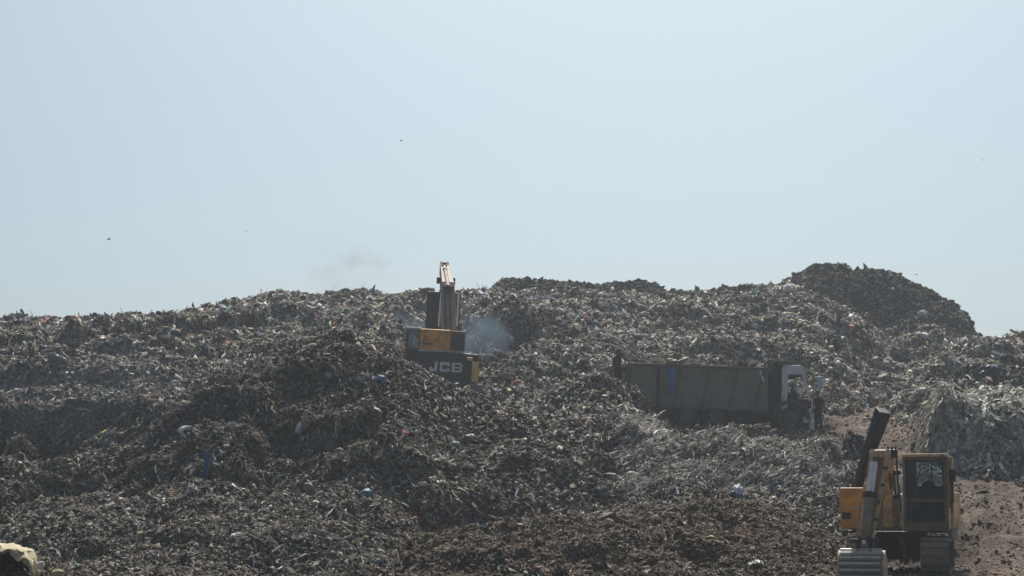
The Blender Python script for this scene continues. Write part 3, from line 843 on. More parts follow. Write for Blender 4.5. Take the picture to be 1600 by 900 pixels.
# right flank
sp = P(1497, 790, 0.5)
sb = MB().prism([(0.35, zc0 + 0.02), (2.2, zc0 + 0.02), (2.2, zc0 + 0.95), (0.75, zc0 + 0.95)], 'x', cx1 - 0.02, sp.x)
so = sb.build('side_panel', M['cream'], ex, bevel=0.03)
MB().box(cx1 - 0.02, sp.x - 0.01, 0.36, 2.18, zc0 - 0.16, zc0 + 0.018).build('sill', M['cabwhite'], so, bevel=0.02)
# orange toolbox at the left
oz0, oz1 = P(1330, 826, -1.05).z, P(1330, 762, -1.05).z
ob = MB().box(ox0, ox1, -1.05, 0.5, oz0, oz1)
obo = ob.build('toolbox', M['orange'], ex, bevel=0.025, label='orange steel toolbox with a pale ledge')
zl = P(1330, 793, -1.05).z
MB().box(ox0 - 0.005, ox1 + 0.005, -1.085, -1.052, zl - 0.02, zl + 0.025).build('ledge', M['cream'], obo)
MB().box(ox0 + 0.05, ox0 + 0.25, -1.075, -1.052, zl - 0.28, zl - 0.12).build('hatch', M['dark'], obo, bevel=0.01)
# boom, arm, bucket
bt, bb = P(1387, 707, -3.3), P(1388, 815, -1.1)
bm_ = MB()
k1 = bb.lerp(bt, 0.55) + Vector((0.0, 0.05, 0.28))
bm_.bar(bb, k1, 0.15, 0.36, 0.24, 0.46).bar(k1, bt, 0.24, 0.46, 0.30, 0.32)
boom = bm_.build('boom', M['cream'], ex, bevel=0.02)
MB().tube([bt - Vector((0.28, 0, 0.02)), bt + Vector((0.22, 0, -0.02))], 0.10, 14).build('pivot_pin', M['dark'], boom)
for dx in (-0.20, 0.20):
    hydraulic(ex, bb + Vector((dx, -0.1, -0.15)), k1 + Vector((dx * 0.95, 0, 0.0)), 0.085, 0.6, 'boom_cylinder')
hs = MB()
for k, dx in enumerate((-0.09, 0.0, 0.09)):
    hs.tube([bb + Vector((dx + 0.22, 0, 0.25)), bb.lerp(bt, 0.5) + Vector((dx + 0.16, -0.25, 0.12)), bt + Vector((dx + 0.1, -0.1, 0.12))], 0.022, 8)
each(hs, 'hose', M['rubber'], boom)
at_, ab = P(1376, 712, -3.55), P(1352, 846, -4.05)
ar = MB()
for dx in (-0.17, 0.17):
    ar.bar(at_ + Vector((dx, 0, 0.10)), ab + Vector((dx * 0.75, 0, -0.05)), 0.07, 0.46, 0.06, 0.30, up=(0, 1, 0))
ar.bar(at_ + Vector((0, 0.12, 0.0)), ab + Vector((0, 0.08, 0)), 0.30, 0.2, 0.22, 0.14, up=(0, 1, 0))
arm = ar.build('arm', M['cream'], ex, bevel=0.015)
ar2 = MB().box(at_.x - 0.24, at_.x + 0.22, at_.y - 0.22, at_.y + 0.2, at_.z - 0.04, at_.z + 0.12)
ar2.build('arm_head', M['cream'], arm, bevel=0.03)
for dx in (-0.215, 0.21):
    MB().tube([at_ + Vector((dx, -0.25, 0.0)), at_.lerp(ab, 0.5) + Vector((dx * 1.08, -0.33, 0.03)), ab + Vector((dx * 0.8, -0.2, 0.1))], 0.025, 8).build('pipe', M['yellow'], arm)
for k in range(4):
    q_ = at_.lerp(ab, 0.15 + 0.2 * k)
    MB().box(q_.x + 0.14, q_.x + 0.235, q_.y - 0.34, q_.y - 0.2, q_.z - 0.03, q_.z + 0.03).build('pipe_clamp', M['dark'], arm)
c0, c1 = P(1366, 722, -3.95), P(1350, 842, -4.35)
cyl = MB().tube([c0.lerp(c1, 0.42), c1], 0.115, 14)
hc = cyl.build('bucket_cylinder', M['grease'], ex)
MB().tube([c0, c0.lerp(c1, 0.42)], 0.085, 14).build('rod', M['chrome'], hc)
MB().tube([c0.lerp(c1, 0.40), c0.lerp(c1, 0.47)], 0.15, 14).build('gland', M['dark'], hc)
MB().tube([c1 - Vector((0.13, 0, 0)), c1 + Vector((0.13, 0, 0))], 0.09, 12).build('end_eye', M['dark'], hc)
lk = P(1352, 845, -4.4)
MB().tube([lk + Vector((-0.02, -0.12, -0.02)), lk + Vector((-0.02, -0.2, -0.02))], 0.05, 10).build('grease_cap', M['white'], hc)
lb = MB().bar(c1 + Vector((-0.3, 0, -0.05)), c1 + Vector((0.32, 0.0, -0.03)), 0.12, 0.1)
lb.box(c1.x - 0.18, c1.x - 0.1, c1.y - 0.1, c1.y + 0.3, c1.z - 0.3, c1.z)
lb.box(c1.x + 0.1, c1.x + 0.18, c1.y - 0.1, c1.y + 0.3, c1.z - 0.3, c1.z)
lb.build('linkage', M['dark'], ex, bevel=0.01)
ul, ur = P(1312, 859, -4.4), P(1379, 859, -4.4)
zb = ul.z; yb = -4.4
prof = []
n = 31
for i in range(n + 1):
    q = i / n
    a = R(100) + R(150) * q
    rad = 0.60
    prof.append((yb + 0.12 + rad * math.cos(a) * 0.75, zb - 0.60 + rad * math.sin(a)))
inner = [(y + 0.05 if y < yb + 0.1 else y, z - 0.06) for y, z in prof]
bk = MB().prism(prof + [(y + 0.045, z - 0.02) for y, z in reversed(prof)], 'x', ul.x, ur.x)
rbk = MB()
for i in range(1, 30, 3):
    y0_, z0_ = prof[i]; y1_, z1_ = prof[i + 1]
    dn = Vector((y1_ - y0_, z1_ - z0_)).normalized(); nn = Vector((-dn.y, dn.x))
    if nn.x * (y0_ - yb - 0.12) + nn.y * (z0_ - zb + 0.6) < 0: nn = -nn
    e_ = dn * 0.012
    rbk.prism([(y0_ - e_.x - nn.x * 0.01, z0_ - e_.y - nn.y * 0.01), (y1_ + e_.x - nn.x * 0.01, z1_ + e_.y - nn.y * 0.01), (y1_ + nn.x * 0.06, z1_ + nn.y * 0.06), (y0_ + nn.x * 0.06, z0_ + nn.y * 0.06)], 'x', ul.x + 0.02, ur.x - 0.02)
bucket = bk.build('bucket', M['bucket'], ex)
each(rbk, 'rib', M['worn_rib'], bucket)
sd_ = MB()
sidep = [(y, z) for y, z in prof] + [(yb + 0.75, zb - 0.9), (yb + 0.62, zb - 0.2)]
sd_.prism(sidep, 'x', ul.x - 0.035, ul.x - 0.002).prism(sidep, 'x', ur.x + 0.002, ur.x + 0.06)
each(sd_, 'side_plate', M['cream'], bucket, bevel=0.008)
te = MB()
for k in range(5):
    x = ul.x + 0.12 + k * (ur.x - ul.x - 0.24) / 4
    te.bar((x, prof[-1][0] + 0.02, prof[-1][1]), (x, prof[-1][0] + 0.26, prof[-1][1] - 0.05), 0.11, 0.08, 0.07, 0.03)
each(te, 'tooth', M['dark'], bucket)
# dark tapered beam standing up behind the toolbox
b0, b1 = P(1337, 768, -0.2), P(1380, 641, -0.9)
be = MB().bar(b0 - (b1 - b0) * 0.25, b1, 0.15, 0.18, 0.30, 0.36, up=(0.6, -1, 0))
be.build('beam', M['beam'], ex, bevel=0.02, label='dark tapered steel beam leaning up behind the orange toolbox')

# ---------------------------------------------------------------- upper excavator seen from behind
jl = at(702, 634, 82.0)
jz = ground(jl.x, jl.y)
j = empty('excavator', jl, (R(0), R(3.0), R(2)))
tag(j, 'orange and black excavator seen from behind with its boom raised above the skyline', 'excavator')
P = plane_of(j)
yb = -1.7
x0, x1 = P(650, 575, yb).x, P(747, 575, yb).x
z0, z1 = P(700, 600, yb).z, P(700, 550, yb).z
crawler(j, -1.0, 0.6, 4.0, 0.85); crawler(j, 1.05, 0.6, 4.0, 0.85)
ca = MB().box(-0.9, 0.95, -0.9, 0.9, 0.3, 0.75)
ca.tube([(0, 0, 0.74), (0, 0, z0)], 0.65, 20)
ca.build('undercarriage', M['dark'], j, bevel=0.03)
cwp = []
for i in range(13):
    q = i / 12
    xx = x0 + (x1 - x0) * q
    cwp.append((xx, yb + 0.38 * abs(2 * q - 1) ** 2.6))
cwp += [(x1, -0.85), (x0, -0.85)]
cw = MB().prism(cwp, 'z', z0, z1)
cwo = cw.build('counterweight', M['black_blue'], j, bevel=0.07)
MB().box(x0 + 0.05, x1 - 0.08, -0.86, 2.2, z0 + 0.02, z1 - 0.05).build('deck', M['dark'], j, bevel=0.03)
MB().box(x0 + 0.06, x1 - 0.25, yb + 0.30, -0.86, z1 + 0.003, z1 + 0.07).build('walkway', M['cabwhite'], j, bevel=0.01)
# yellow flank at the right end of the counterweight
yp = P(739, 577, yb)
fl = MB().prism([(x1 - 0.27, yb + 0.09), (x1 + 0.035, yb + 0.36), (x1 + 0.035, -0.5), (x1 - 0.02, -0.5)], 'z', P(700, 594, yb).z, P(700, 562, yb).z)
fl.build('corner_panel', M['lamp'], cwo, bevel=0.02)
lq = P(734, 561, yb)
MB().box(lq.x - 0.13, lq.x + 0.12, yb - 0.02, yb + 0.2, lq.z - 0.06, lq.z + 0.07).build('tail_lamp', M['lamp'], cwo, bevel=0.015)
# lettering as it stands on the casting
lt = MB()
ly = yb - 0.024; th = 0.034
p0, p1 = P(671, 583, yb), P(722, 565, yb)
H = 0.40; W1 = 0.36; zz = P(697, 581, yb).z
def seg(x, z, w, h): lt.box(x, x + w, ly, ly + th + 0.02, z, z + h)
s_ = 0.11
x = p0.x
seg(x + 0.2, zz + 0.0, s_, H); seg(x - 0.02, zz, 0.218, s_); seg(x - 0.02, zz + s_ + 0.002, s_, 0.06)
x = p0.x + 0.42
seg(x, zz + s_, s_, H - 2 * s_); seg(x, zz + H - s_, 0.42, s_ * 0.98); seg(x, zz, 0.42, s_ * 0.98); seg(x + 0.30, zz + s_, s_, 0.05); seg(x + 0.30, zz + H - s_ - 0.05, s_, 0.048)
x = p0.x + 0.92
seg(x, zz + 0.001, s_, H - 0.002); seg(x + s_ + 0.002, zz, 0.30, s_ * 0.72); seg(x + s_ + 0.002, zz + H - s_ * 0.72, 0.30, s_ * 0.72)
seg(x + s_ + 0.002, zz + H / 2 - s_ * 0.32, 0.28, s_ * 0.64); seg(x + 0.36, zz + 0.085, s_ * 0.9, 0.08); seg(x + 0.36, zz + H - 0.165, s_ * 0.9, 0.08)
lt.build('lettering', M['letter'], cwo)
# engine cover and its burnt right end
e0, e1 = P(656, 530, -1.25), P(704, 530, -1.25)
ez0, ez1 = z1 + 0.005, P(690, 515, -1.25).z
MB().box(e0.x, e1.x, -1.25, 0.5, ez0, ez1).build('engine_cover', M['orange_rust'], j, bevel=0.05)
e2 = P(727, 530, -1.25)
MB().box(e1.x + 0.01, e2.x, -1.23, 0.5, ez0, ez1 - 0.02).build('side_cover', M['rustdark'], j, bevel=0.04)
for k in range(5):
    zv = ez0 + 0.2 + k * 0.13
    MB().box(e1.x + 0.12, e2.x - 0.1, -1.262, -1.232, zv, zv + 0.05).build('vent_slat', M['dark'], j)
MB().tube([(e2.x - 0.25, -0.3, ez1 - 0.03), (e2.x - 0.25, -0.3, ez1 + 0.28), (e2.x - 0.2, -0.42, ez1 + 0.38)], 0.06, 10).build('exhaust_pipe', M['rustdark'], j)
MB().box(e0.x + 0.15, e0.x + 0.5, -1.275, -1.252, ez0 + 0.3, ez0 + 0.36).build('cover_handle', M['dark'], j)
hr = MB().tube([(e2.x + 0.05, -1.2, ez0), (e2.x + 0.05, -1.2, ez1 - 0.15), (e2.x + 0.35, 0.6, ez1 - 0.2), (e2.x + 0.35, 0.6, ez0)], 0.022, 8)
hr.build('handrail', M['cabwhite'], j)
# cab on the left
k0, k1 = P(634, 530, -0.2), P(657, 530, -0.2)
kz1 = P(645, 512, -0.2).z
kc = MB()
for xx in (k0.x, k1.x - 0.08):
    for yy in (-0.2, 1.5):
        kc.box(xx, xx + 0.08, yy, yy + 0.08, z1 - 0.4, kz1 - 0.05)
    kc.box(xx + 0.01, xx + 0.07, -0.12, 1.5, z1 - 0.4, z1 + 0.25)
kc.box(k0.x + 0.08, k1.x - 0.08, -0.19, -0.13, z1 - 0.4, z1 + 0.15)
kc.box(k0.x + 0.08, k1.x - 0.08, 1.51, 1.57, z1 - 0.4, z1 - 0.1)
kco = kc.build('cab', M['black_blue'], j, bevel=0.012)
MB().box(k0.x - 0.03, k1.x + 0.03, -0.24, 1.62, kz1 - 0.048, kz1 + 0.03).build('roof', M['cabwhite'], kco, bevel=0.02)
MB().box(k0.x + 0.08, k1.x - 0.08, -0.17, -0.16, z1 + 0.152, kz1 - 0.05).build('rear_window', M['glass'], kco)
# boom rising away, with lift cylinders, arm and bucket
q0, q1, q2 = P(701, 528, 0.6), P(699, 452, 2.6), P(694, 420, 4.4)
bo = MB().bar(q0, q1, 0.64, 0.6, 0.58, 0.7).bar(q1, q2, 0.58, 0.7, 0.40, 0.4)
for dx in (-0.15, 0.15):
    bo.bar(q2 + Vector((dx, -0.1, -0.05)), q2 + Vector((dx * 0.85, 0.25, 0.30)), 0.11, 0.26, 0.10, 0.2)
boo = bo.build('boom', M['brown_steel'], j, bevel=0.03)
MB().box(q1.x - 0.18, q1.x + 0.24, q1.y - 0.62, q1.y - 0.3, q1.z - 0.12, q1.z + 0.06).build('bracket', M['dark'], boo, bevel=0.03)
ps = q1.lerp(q2, 0.42)
MB().tube([ps + Vector((-0.42, 0, 0)), ps + Vector((0.42, 0, 0))], 0.16, 14).build('pivot_pin', M['dark'], boo)
MB().tube([q2 + Vector((-0.2, 0.2, 0.26)), q2 + Vector((0.2, 0.2, 0.26))], 0.07, 10).build('pivot_pin', M['dark'], boo)
hydraulic(j, q1 + Vector((0.02, -0.55, 0.05)), q2 + Vector((0, -0.2, 0.1)), 0.10, 0.8, 'arm_cylinder')
hj = MB()
for dx in (-0.12, 0.1):
    hj.tube([q0 + Vector((dx, -0.34, 0.1)), q0.lerp(q1, 0.5) + Vector((dx * 1.1, -0.42, 0.05)), q1 + Vector((dx, -0.42, 0.0))], 0.03, 8)
each(hj, 'hose', M['rubber'], boo)
for px, dx in ((685, -0.40), (713, 0.38)):
    a_ = P(px, 520, 1.2)
    hydraulic(j, a_, Vector((a_.x * 0.96, q1.y, P(px, 455, q1.y).z)), 0.085, 0.1, 'lift_cylinder')
am0 = q2 + Vector((0, 0.4, 0.1)); am1 = P(692, 500, 6.2)
MB().bar(am0, am1, 0.34, 0.5, 0.3, 0.35, up=(0, 1, 0)).build('arm', M['dark'], j, bevel=0.03)
bu0, bu1 = P(668, 455, 5.6), P(717, 522, 5.6)
bkp = [(5.5, bu0.z), (5.35, (bu0.z + bu1.z) / 2), (5.55, bu1.z), (6.4, bu1.z + 0.1), (6.7, bu1.z + 0.6), (6.2, bu0.z)]
bu = MB().prism(bkp, 'x', bu0.x, bu1.x)
bu.build('bucket', M['dark'], j, bevel=0.05)

# ---------------------------------------------------------------- tipper truck, seen from its side
tl = at(1137, 671, 78.3)
tl.z = at(1137, 671, 77.0).z
tr = empty('tipper_truck', tl, (0, R(1.9), 0))
tag(tr, 'olive grey tipper truck with a dusty white cab parked side on below the rubbish slope', 'truck')
P = plane_of(tr)
ys = -1.25
# body
bp = [P(986, 570, ys), P(1028, 569, ys), P(1200, 574, ys), P(1200, 642, ys), P(1028, 637, ys), P(984, 627, ys)]
zt = P(1100, 571, ys).z; zb0 = P(1100, 640, ys).z
xA, xB, xR = P(984, 600, ys).x, P(1200, 600, ys).x, P(1028, 600, ys).x
side = [(xA + 0.05, zt + 0.02), (xB, zt - 0.05), (xB, zb0), (xR, zb0), (xA, zb0 + 0.28)]
wt = 0.06
tb = MB().prism(side, 'y', ys, ys + wt).prism(side, 'y', -ys - wt, -ys)
tb.prism([(xB, zb0), (xR, zb0), (xA, zb0 + 0.28), (xA, zb0 + 0.36), (xR, zb0 + 0.08), (xB, zb0 + 0.08)], 'y', ys + wt + 0.002, -ys - wt - 0.002)
tb.box(xB - 0.06, xB, ys + wt + 0.002, -ys - wt - 0.002, zb0 + 0.082, zt + 0.1)
body = tb.build('tipping_body', M['olive'], tr, bevel=0.015)
rb = MB()
for px0, px1 in ((1052, 1066), (1096, 1110), (1140, 1154), (1180, 1193)):
    a_, c_ = P(px0, 638, ys - 0.03), P(px1, 577, ys - 0.03)
    for sg in (1, -1):
        rb.bar((a_.x, sg * (ys - 0.03), zb0 + 0.06), (c_.x, sg * (ys - 0.03), zt - 0.08), 0.09, 0.10, up=(0, 1, 0))
each(rb, 'slanted_rib', M['olive_rib'], body, bevel=0.01)
rl = MB()
for sg in (1, -1):
    y_ = sg * (ys - 0.045)
    rl.box(xA + 0.1, xB, y_ - 0.04, y_ + 0.04, zt - 0.10, zt - 0.01)
    rl.box(xR, xB, y_ - 0.04, y_ + 0.04, zb0 - 0.02, zb0 + 0.07)
each(rl, 'side_rail', M['olive_rib'], body, bevel=0.01)
po = MB()
for sg in (1, -1):
    y_ = sg * (ys - 0.05)
    po.box(xR - 0.06, xR + 0.06, y_ - 0.05, y_ + 0.045, zb0 + 0.02, zt + 0.0)
each(po, 'corner_post', M['dark'], body, bevel=0.01)
tg = MB().box(xA - 0.05, xA - 0.003, ys + 0.01, -ys - 0.01, zb0 + 0.30, zt + 0.03)
for k in range(3):
    tg.box(xA - 0.09, xA - 0.052, ys + 0.25 + k * 0.95, ys + 0.37 + k * 0.95, zb0 + 0.32, zt)
tg.build('tailgate', M['olive_rib'], body, bevel=0.01)
# canopy over the cab
zc = P(1215, 562, ys).z
cn = MB().prism([(xB + 0.002, zt - 0.25), (xB + 0.002, zc), (P(1237, 562, ys).x, zc - 0.05), (P(1237, 562, ys).x, zc - 0.13), (xB + 0.28, zc - 0.14), (xB + 0.12, zt - 0.25)], 'y', ys + 0.05, -ys - 0.05)
cn.build('cab_guard', M['olive_rib'], body, bevel=0.015)
hk = P(1187, 580, ys)
MB().bar((hk.x, ys - 0.06, hk.z + 0.05), (hk.x + 0.16, ys - 0.07, hk.z - 0.42), 0.07, 0.03, up=(0, 1, 0)).build('latch', M['cabwhite'], body)
# chassis
zq = P(1100, 655, ys).z
ch = MB()
xF = P(1268, 650, ys).x
for sg in (-1, 1):
    ch.box(xA + 0.7, xF - 0.3, sg * 0.45 - 0.07, sg * 0.45 + 0.07, zq + 0.05, zb0 - 0.05)
for xx in (xA + 0.72, 0.0, xF - 0.5):
    ch.box(xx, xx + 0.12, -0.37, 0.37, zq + 0.08, zb0 - 0.08)
ch.box(xA + 0.9, xB, ys + 0.15, ys + 0.22, zq + 0.10, zb0 - 0.022)
ch.box(xA + 0.9, xB, -ys - 0.22, -ys - 0.15, zq + 0.10, zb0 - 0.022)
ch.build('chassis', M['dark'], tr, bevel=0.015)
tk0, tk1 = P(1150, 650, ys).x, P(1192, 650, ys).x
MB().box(tk0, tk1, ys + 0.02, ys + 0.6, 0.30, zq + 0.28).build('fuel_tank', M['black_blue'], tr, bevel=0.06)
MB().box(tk0 + 0.2, tk1, -ys - 0.6, -ys - 0.02, 0.35, zq + 0.28).build('battery_box', M['dark'], tr, bevel=0.03)
def wheel(x, z, r, y, w):
    s = 1 if y < 0 else -1
    t_ = MB()
    prof = [(0.55, 0.0), (0.9, 0.0), (1.0, 0.06), (1.0, w - 0.06), (0.9, w), (0.55, w)]
    n = 28
    vs = []; fs = []
    for i in range(n):
        a = 2 * math.pi * i / n
        for (rr, yy) in prof:
            vs.append((x + r * rr * math.cos(a), y + s * yy, z + r * rr * math.sin(a)))
    m = len(prof)
    for i in range(n):
        for k in range(m - 1):
            fs.append((i * m + k, i * m + k + 1, ((i + 1) % n) * m + k + 1, ((i + 1) % n) * m + k))
    t_.add(vs, fs)
    for i in range(22):
        a = 2 * math.pi * i / 22
        c_, s__ = math.cos(a), math.sin(a)
        t_.bar((x + r * 1.005 * c_, y + s * 0.05, z + r * 1.005 * s__), (x + r * 1.005 * c_, y + s * (w - 0.05), z + r * 1.005 * s__), 0.06, 0.03, up=(c_, 0, s__))
    e = MB().tube([(x, y + s * 0.06, z), (x, y + s * 0.10, z)], r * 0.56, 24)
    e.tube([(x, y + s * 0.0, z), (x, y + s * 0.08, z)], r * 0.22, 16)
    for i in range(8):
        a = 2 * math.pi * i / 8
        px_, pz_ = x + r * 0.36 * math.cos(a), z + r * 0.36 * math.sin(a)
        e.tube([(px_, y + s * 0.03, pz_), (px_, y + s * 0.07, pz_)], 0.025, 6)
    wh = e.build('wheel', M['rim'], tr)
    t_.build('tyre', M['rubber'], wh)
xw = P(1236, 655, ys).x
for x_, r_ in ((xw, 0.54), (P(1120, 655, ys).x, 0.52), (P(1072, 655, ys).x, 0.52)):
    for sg in (1, -1):
        wheel(x_, r_ - 0.03, r_, sg * (ys + 0.02), 0.30 if x_ == xw else 0.56)
    MB().tube([(x_, -1.0, r_), (x_, 1.0, r_)], 0.09, 10).build('axle', M['dark'], tr)
fg = MB()
for sg in (1, -1):
    for x_ in (P(1120, 655, ys).x, P(1072, 655, ys).x):
        pts = [(x_ + 0.62 * math.cos(R(a)), 0.50 + 0.62 * math.sin(R(a))) for a in range(20, 161, 14)]
        pts += [(x_ + 0.59 * math.cos(R(a)), 0.50 + 0.59 * math.sin(R(a))) for a in range(160, 19, -14)]
        fg.prism(pts, 'y', sg * (ys + 0.02), sg * (ys + 0.60))
each(fg, 'mudguard', M['dark'], tr)
# cab: hollow, with windows on both sides
cb0, cb1 = P(1222, 600, ys).x, P(1271, 640, ys).x
xd0, xd1 = P(1231, 600, ys).x, P(1263, 600, ys).x
zr = P(1240, 574, ys).z; zw1 = P(1240, 585, ys).z; zw0 = P(1240, 623, ys).z; zf = P(1240, 660, ys).z
xtop = P(1255, 575, ys).x
yc = ys + 0.04
kb = MB()
cu = P(1268, 615, ys).x
for sg in (1, -1):
    y_a, y_b = sg * yc, sg * (yc + 0.05)
    if sg < 0: y_a, y_b = y_b, y_a
    kb.prism([(cb0, zf + 0.45), (cb0, zr), (xd0, zr), (xd0, zf + 0.45)], 'y', y_a, y_b)                  # rear pillar
    kb.prism([(xd0, zw1), (xd0, zr), (xtop, zr), (xtop + 0.06, zw1)], 'y', y_a, y_b)                      # over the window
    kb.prism([(xtop - 0.02, zw1), (xtop + 0.06, zw1 + 0.01), (cu, zw0), (cu - 0.12, zw0)], 'y', y_a, y_b)  # front pillar
    kb.prism([(cu - 0.40, zf), (cb1, zf), (cb1, zw0 - 0.35), (cu - 0.05, zw0 - 0.35)], 'y', y_a, y_b)      # front corner
kb.box(cb0, cb0 + 0.05, yc + 0.052, -yc - 0.052, zf + 0.45, zr)
kb.prism([(cb0, zr), (xtop, zr), (xtop - 0.05, zr + 0.09), (cb0 + 0.06, zr + 0.09)], 'y', yc + 0.03, -yc - 0.03)
kb.prism([(cb1 - 0.06, zf), (cb1, zf), (cb1, zw0 - 0.2), (cb1 - 0.06, zw0 - 0.2)], 'y', yc + 0.052, -yc - 0.052)
kb.box(cb0 + 0.05, cb1 - 0.06, yc + 0.052, -yc - 0.052, zf + 0.45, zf + 0.50)
cabo = kb.build('cab', M['cabwhite'], tr, bevel=0.015)
for sg in (1, -1):
    y_a, y_b = sg * (yc + 0.006), sg * (yc + 0.044)
    if sg < 0: y_a, y_b = y_b, y_a
    d_ = MB().prism([(xd0 + 0.002, zf + 0.46), (xd0 + 0.002, zw0), (cu - 0.125, zw0), (cu - 0.06, zw0 - 0.35), (cu - 0.28, zf + 0.46)], 'y', y_a, y_b).build('door', M['black_blue'], cabo, bevel=0.01)
    MB().box(xd0 + 0.08, xd0 + 0.22, sg * (yc - 0.03) - 0.012, sg * (yc - 0.03) + 0.012, zw0 - 0.16, zw0 - 0.12).build('handle', M['dark'], d_)
ws = MB().prism([(xtop, zr - 0.02), (xtop + 0.02, zr - 0.02), (cb1 - 0.03, zw0 - 0.2), (cb1 - 0.05, zw0 - 0.2)], 'y', yc + 0.12, -yc - 0.12)
ws.build('windscreen', M['glass_clear'], cabo)
dash = MB().box(cu - 0.45, cb1 - 0.08, yc + 0.08, -yc - 0.08, zw0 - 0.55, zw0 - 0.04)
dash.build('dashboard', M['seat'], cabo, bevel=0.03)
sw = MB()
swc = Vector((cu - 0.52, -0.55, zw0 + 0.08)); rr = 0.22
sw.tube([swc + Vector((rr * 0.4 * math.sin(a), rr * math.cos(a), rr * math.sin(a) * 0.9)) for a in np.linspace(0, 2 * math.pi, 20)], 0.02, 6)
sw.build('steering_wheel', M['dark'], cabo)

for y_ in (-0.55, 0.5):
    se = MB()
    se.box(cb0 + 0.34, cb0 + 0.84, y_ - 0.25, y_ + 0.25, zf + 0.75, zf + 0.88)
    se.box(cb0 + 0.30, cb0 + 0.41, y_ - 0.24, y_ + 0.24, zf + 0.86, zw0 + 0.28)
    se.build('seat', M['seat'], cabo, bevel=0.03)
vi = MB().box(xd0 + 0.2, xtop - 0.05, yc + 0.06, -yc - 0.06, zw1 - 0.02, zw1 + 0.04)
vi.build('head_lining', M['redbrown'], cabo)
bmp = MB().box(cb1 - 0.15, cb1 + 0.14, ys + 0.02, -ys - 0.02, zf - 0.25, zf + 0.10)
bmp.build('bumper', M['cabwhite'], tr, bevel=0.04)
for sg in (1, -1):
    MB().box(cb1 + 0.0, cb1 + 0.05, sg * 0.85 - 0.13, sg * 0.85 + 0.13, zf + 0.16, zf + 0.34).build('headlight', M['mirror'], cabo, bevel=0.02)
ff = MB()
for sg in (1, -1):
    pts = [(xw + 0.78 * math.cos(R(a)), 0.50 + 0.78 * math.sin(R(a))) for a in range(-5, 186, 12)]
    pts += [(xw + 0.62 * math.cos(R(a)), 0.50 + 0.62 * math.sin(R(a))) for a in range(185, -6, -12)]
    ff.prism(pts, 'y', sg * (ys - 0.02), sg * (ys + 0.45))
each(ff, 'fender', M['fender'], tr, bevel=0.015)
sn = MB().box(xB + 0.16, cb0 - 0.06, ys + 0.15, -ys - 0.3, zq + 0.3, zr + 0.02)
sn.build('air_intake', M['black_blue'], tr, bevel=0.05)
# yellow-green mirror frame standing out in front of the cab
mf = MB()
m0, m1 = P(1272, 583, ys - 0.1), P(1289, 613, ys - 0.1)
ym = ys - 0.02
mf.tube([(m0.x, ym, m1.z), (m0.x, ym, m0.z), (m1.x, ym, m0.z - 0.02), (m1.x + 0.02, ym, m1.z), (m0.x, ym, m1.z)], 0.035, 8)
mf.tube([(xtop, ym + 0.02, zr - 0.02), (m0.x, ym, m0.z)], 0.03, 8)
mf.tube([(cu, ym + 0.06, zw0), (m0.x, ym, m1.z)], 0.03, 8)
mfo = mf.build('mirror_frame', M['lime'], cabo)
MB().box(m0.x + 0.13, m1.x - 0.09, ym - 0.02, ym + 0.03, m1.z + 0.12, m0.z - 0.12).build('mirror', M['mirror'], mfo, bevel=0.01)
MB().box(m0.x + 0.18, m1.x + 0.2, ym - 0.03, ym + 0.06, m1.z - 0.1, m1.z + 0.03).build('mirror_bracket', M['white'], mfo, bevel=0.01)

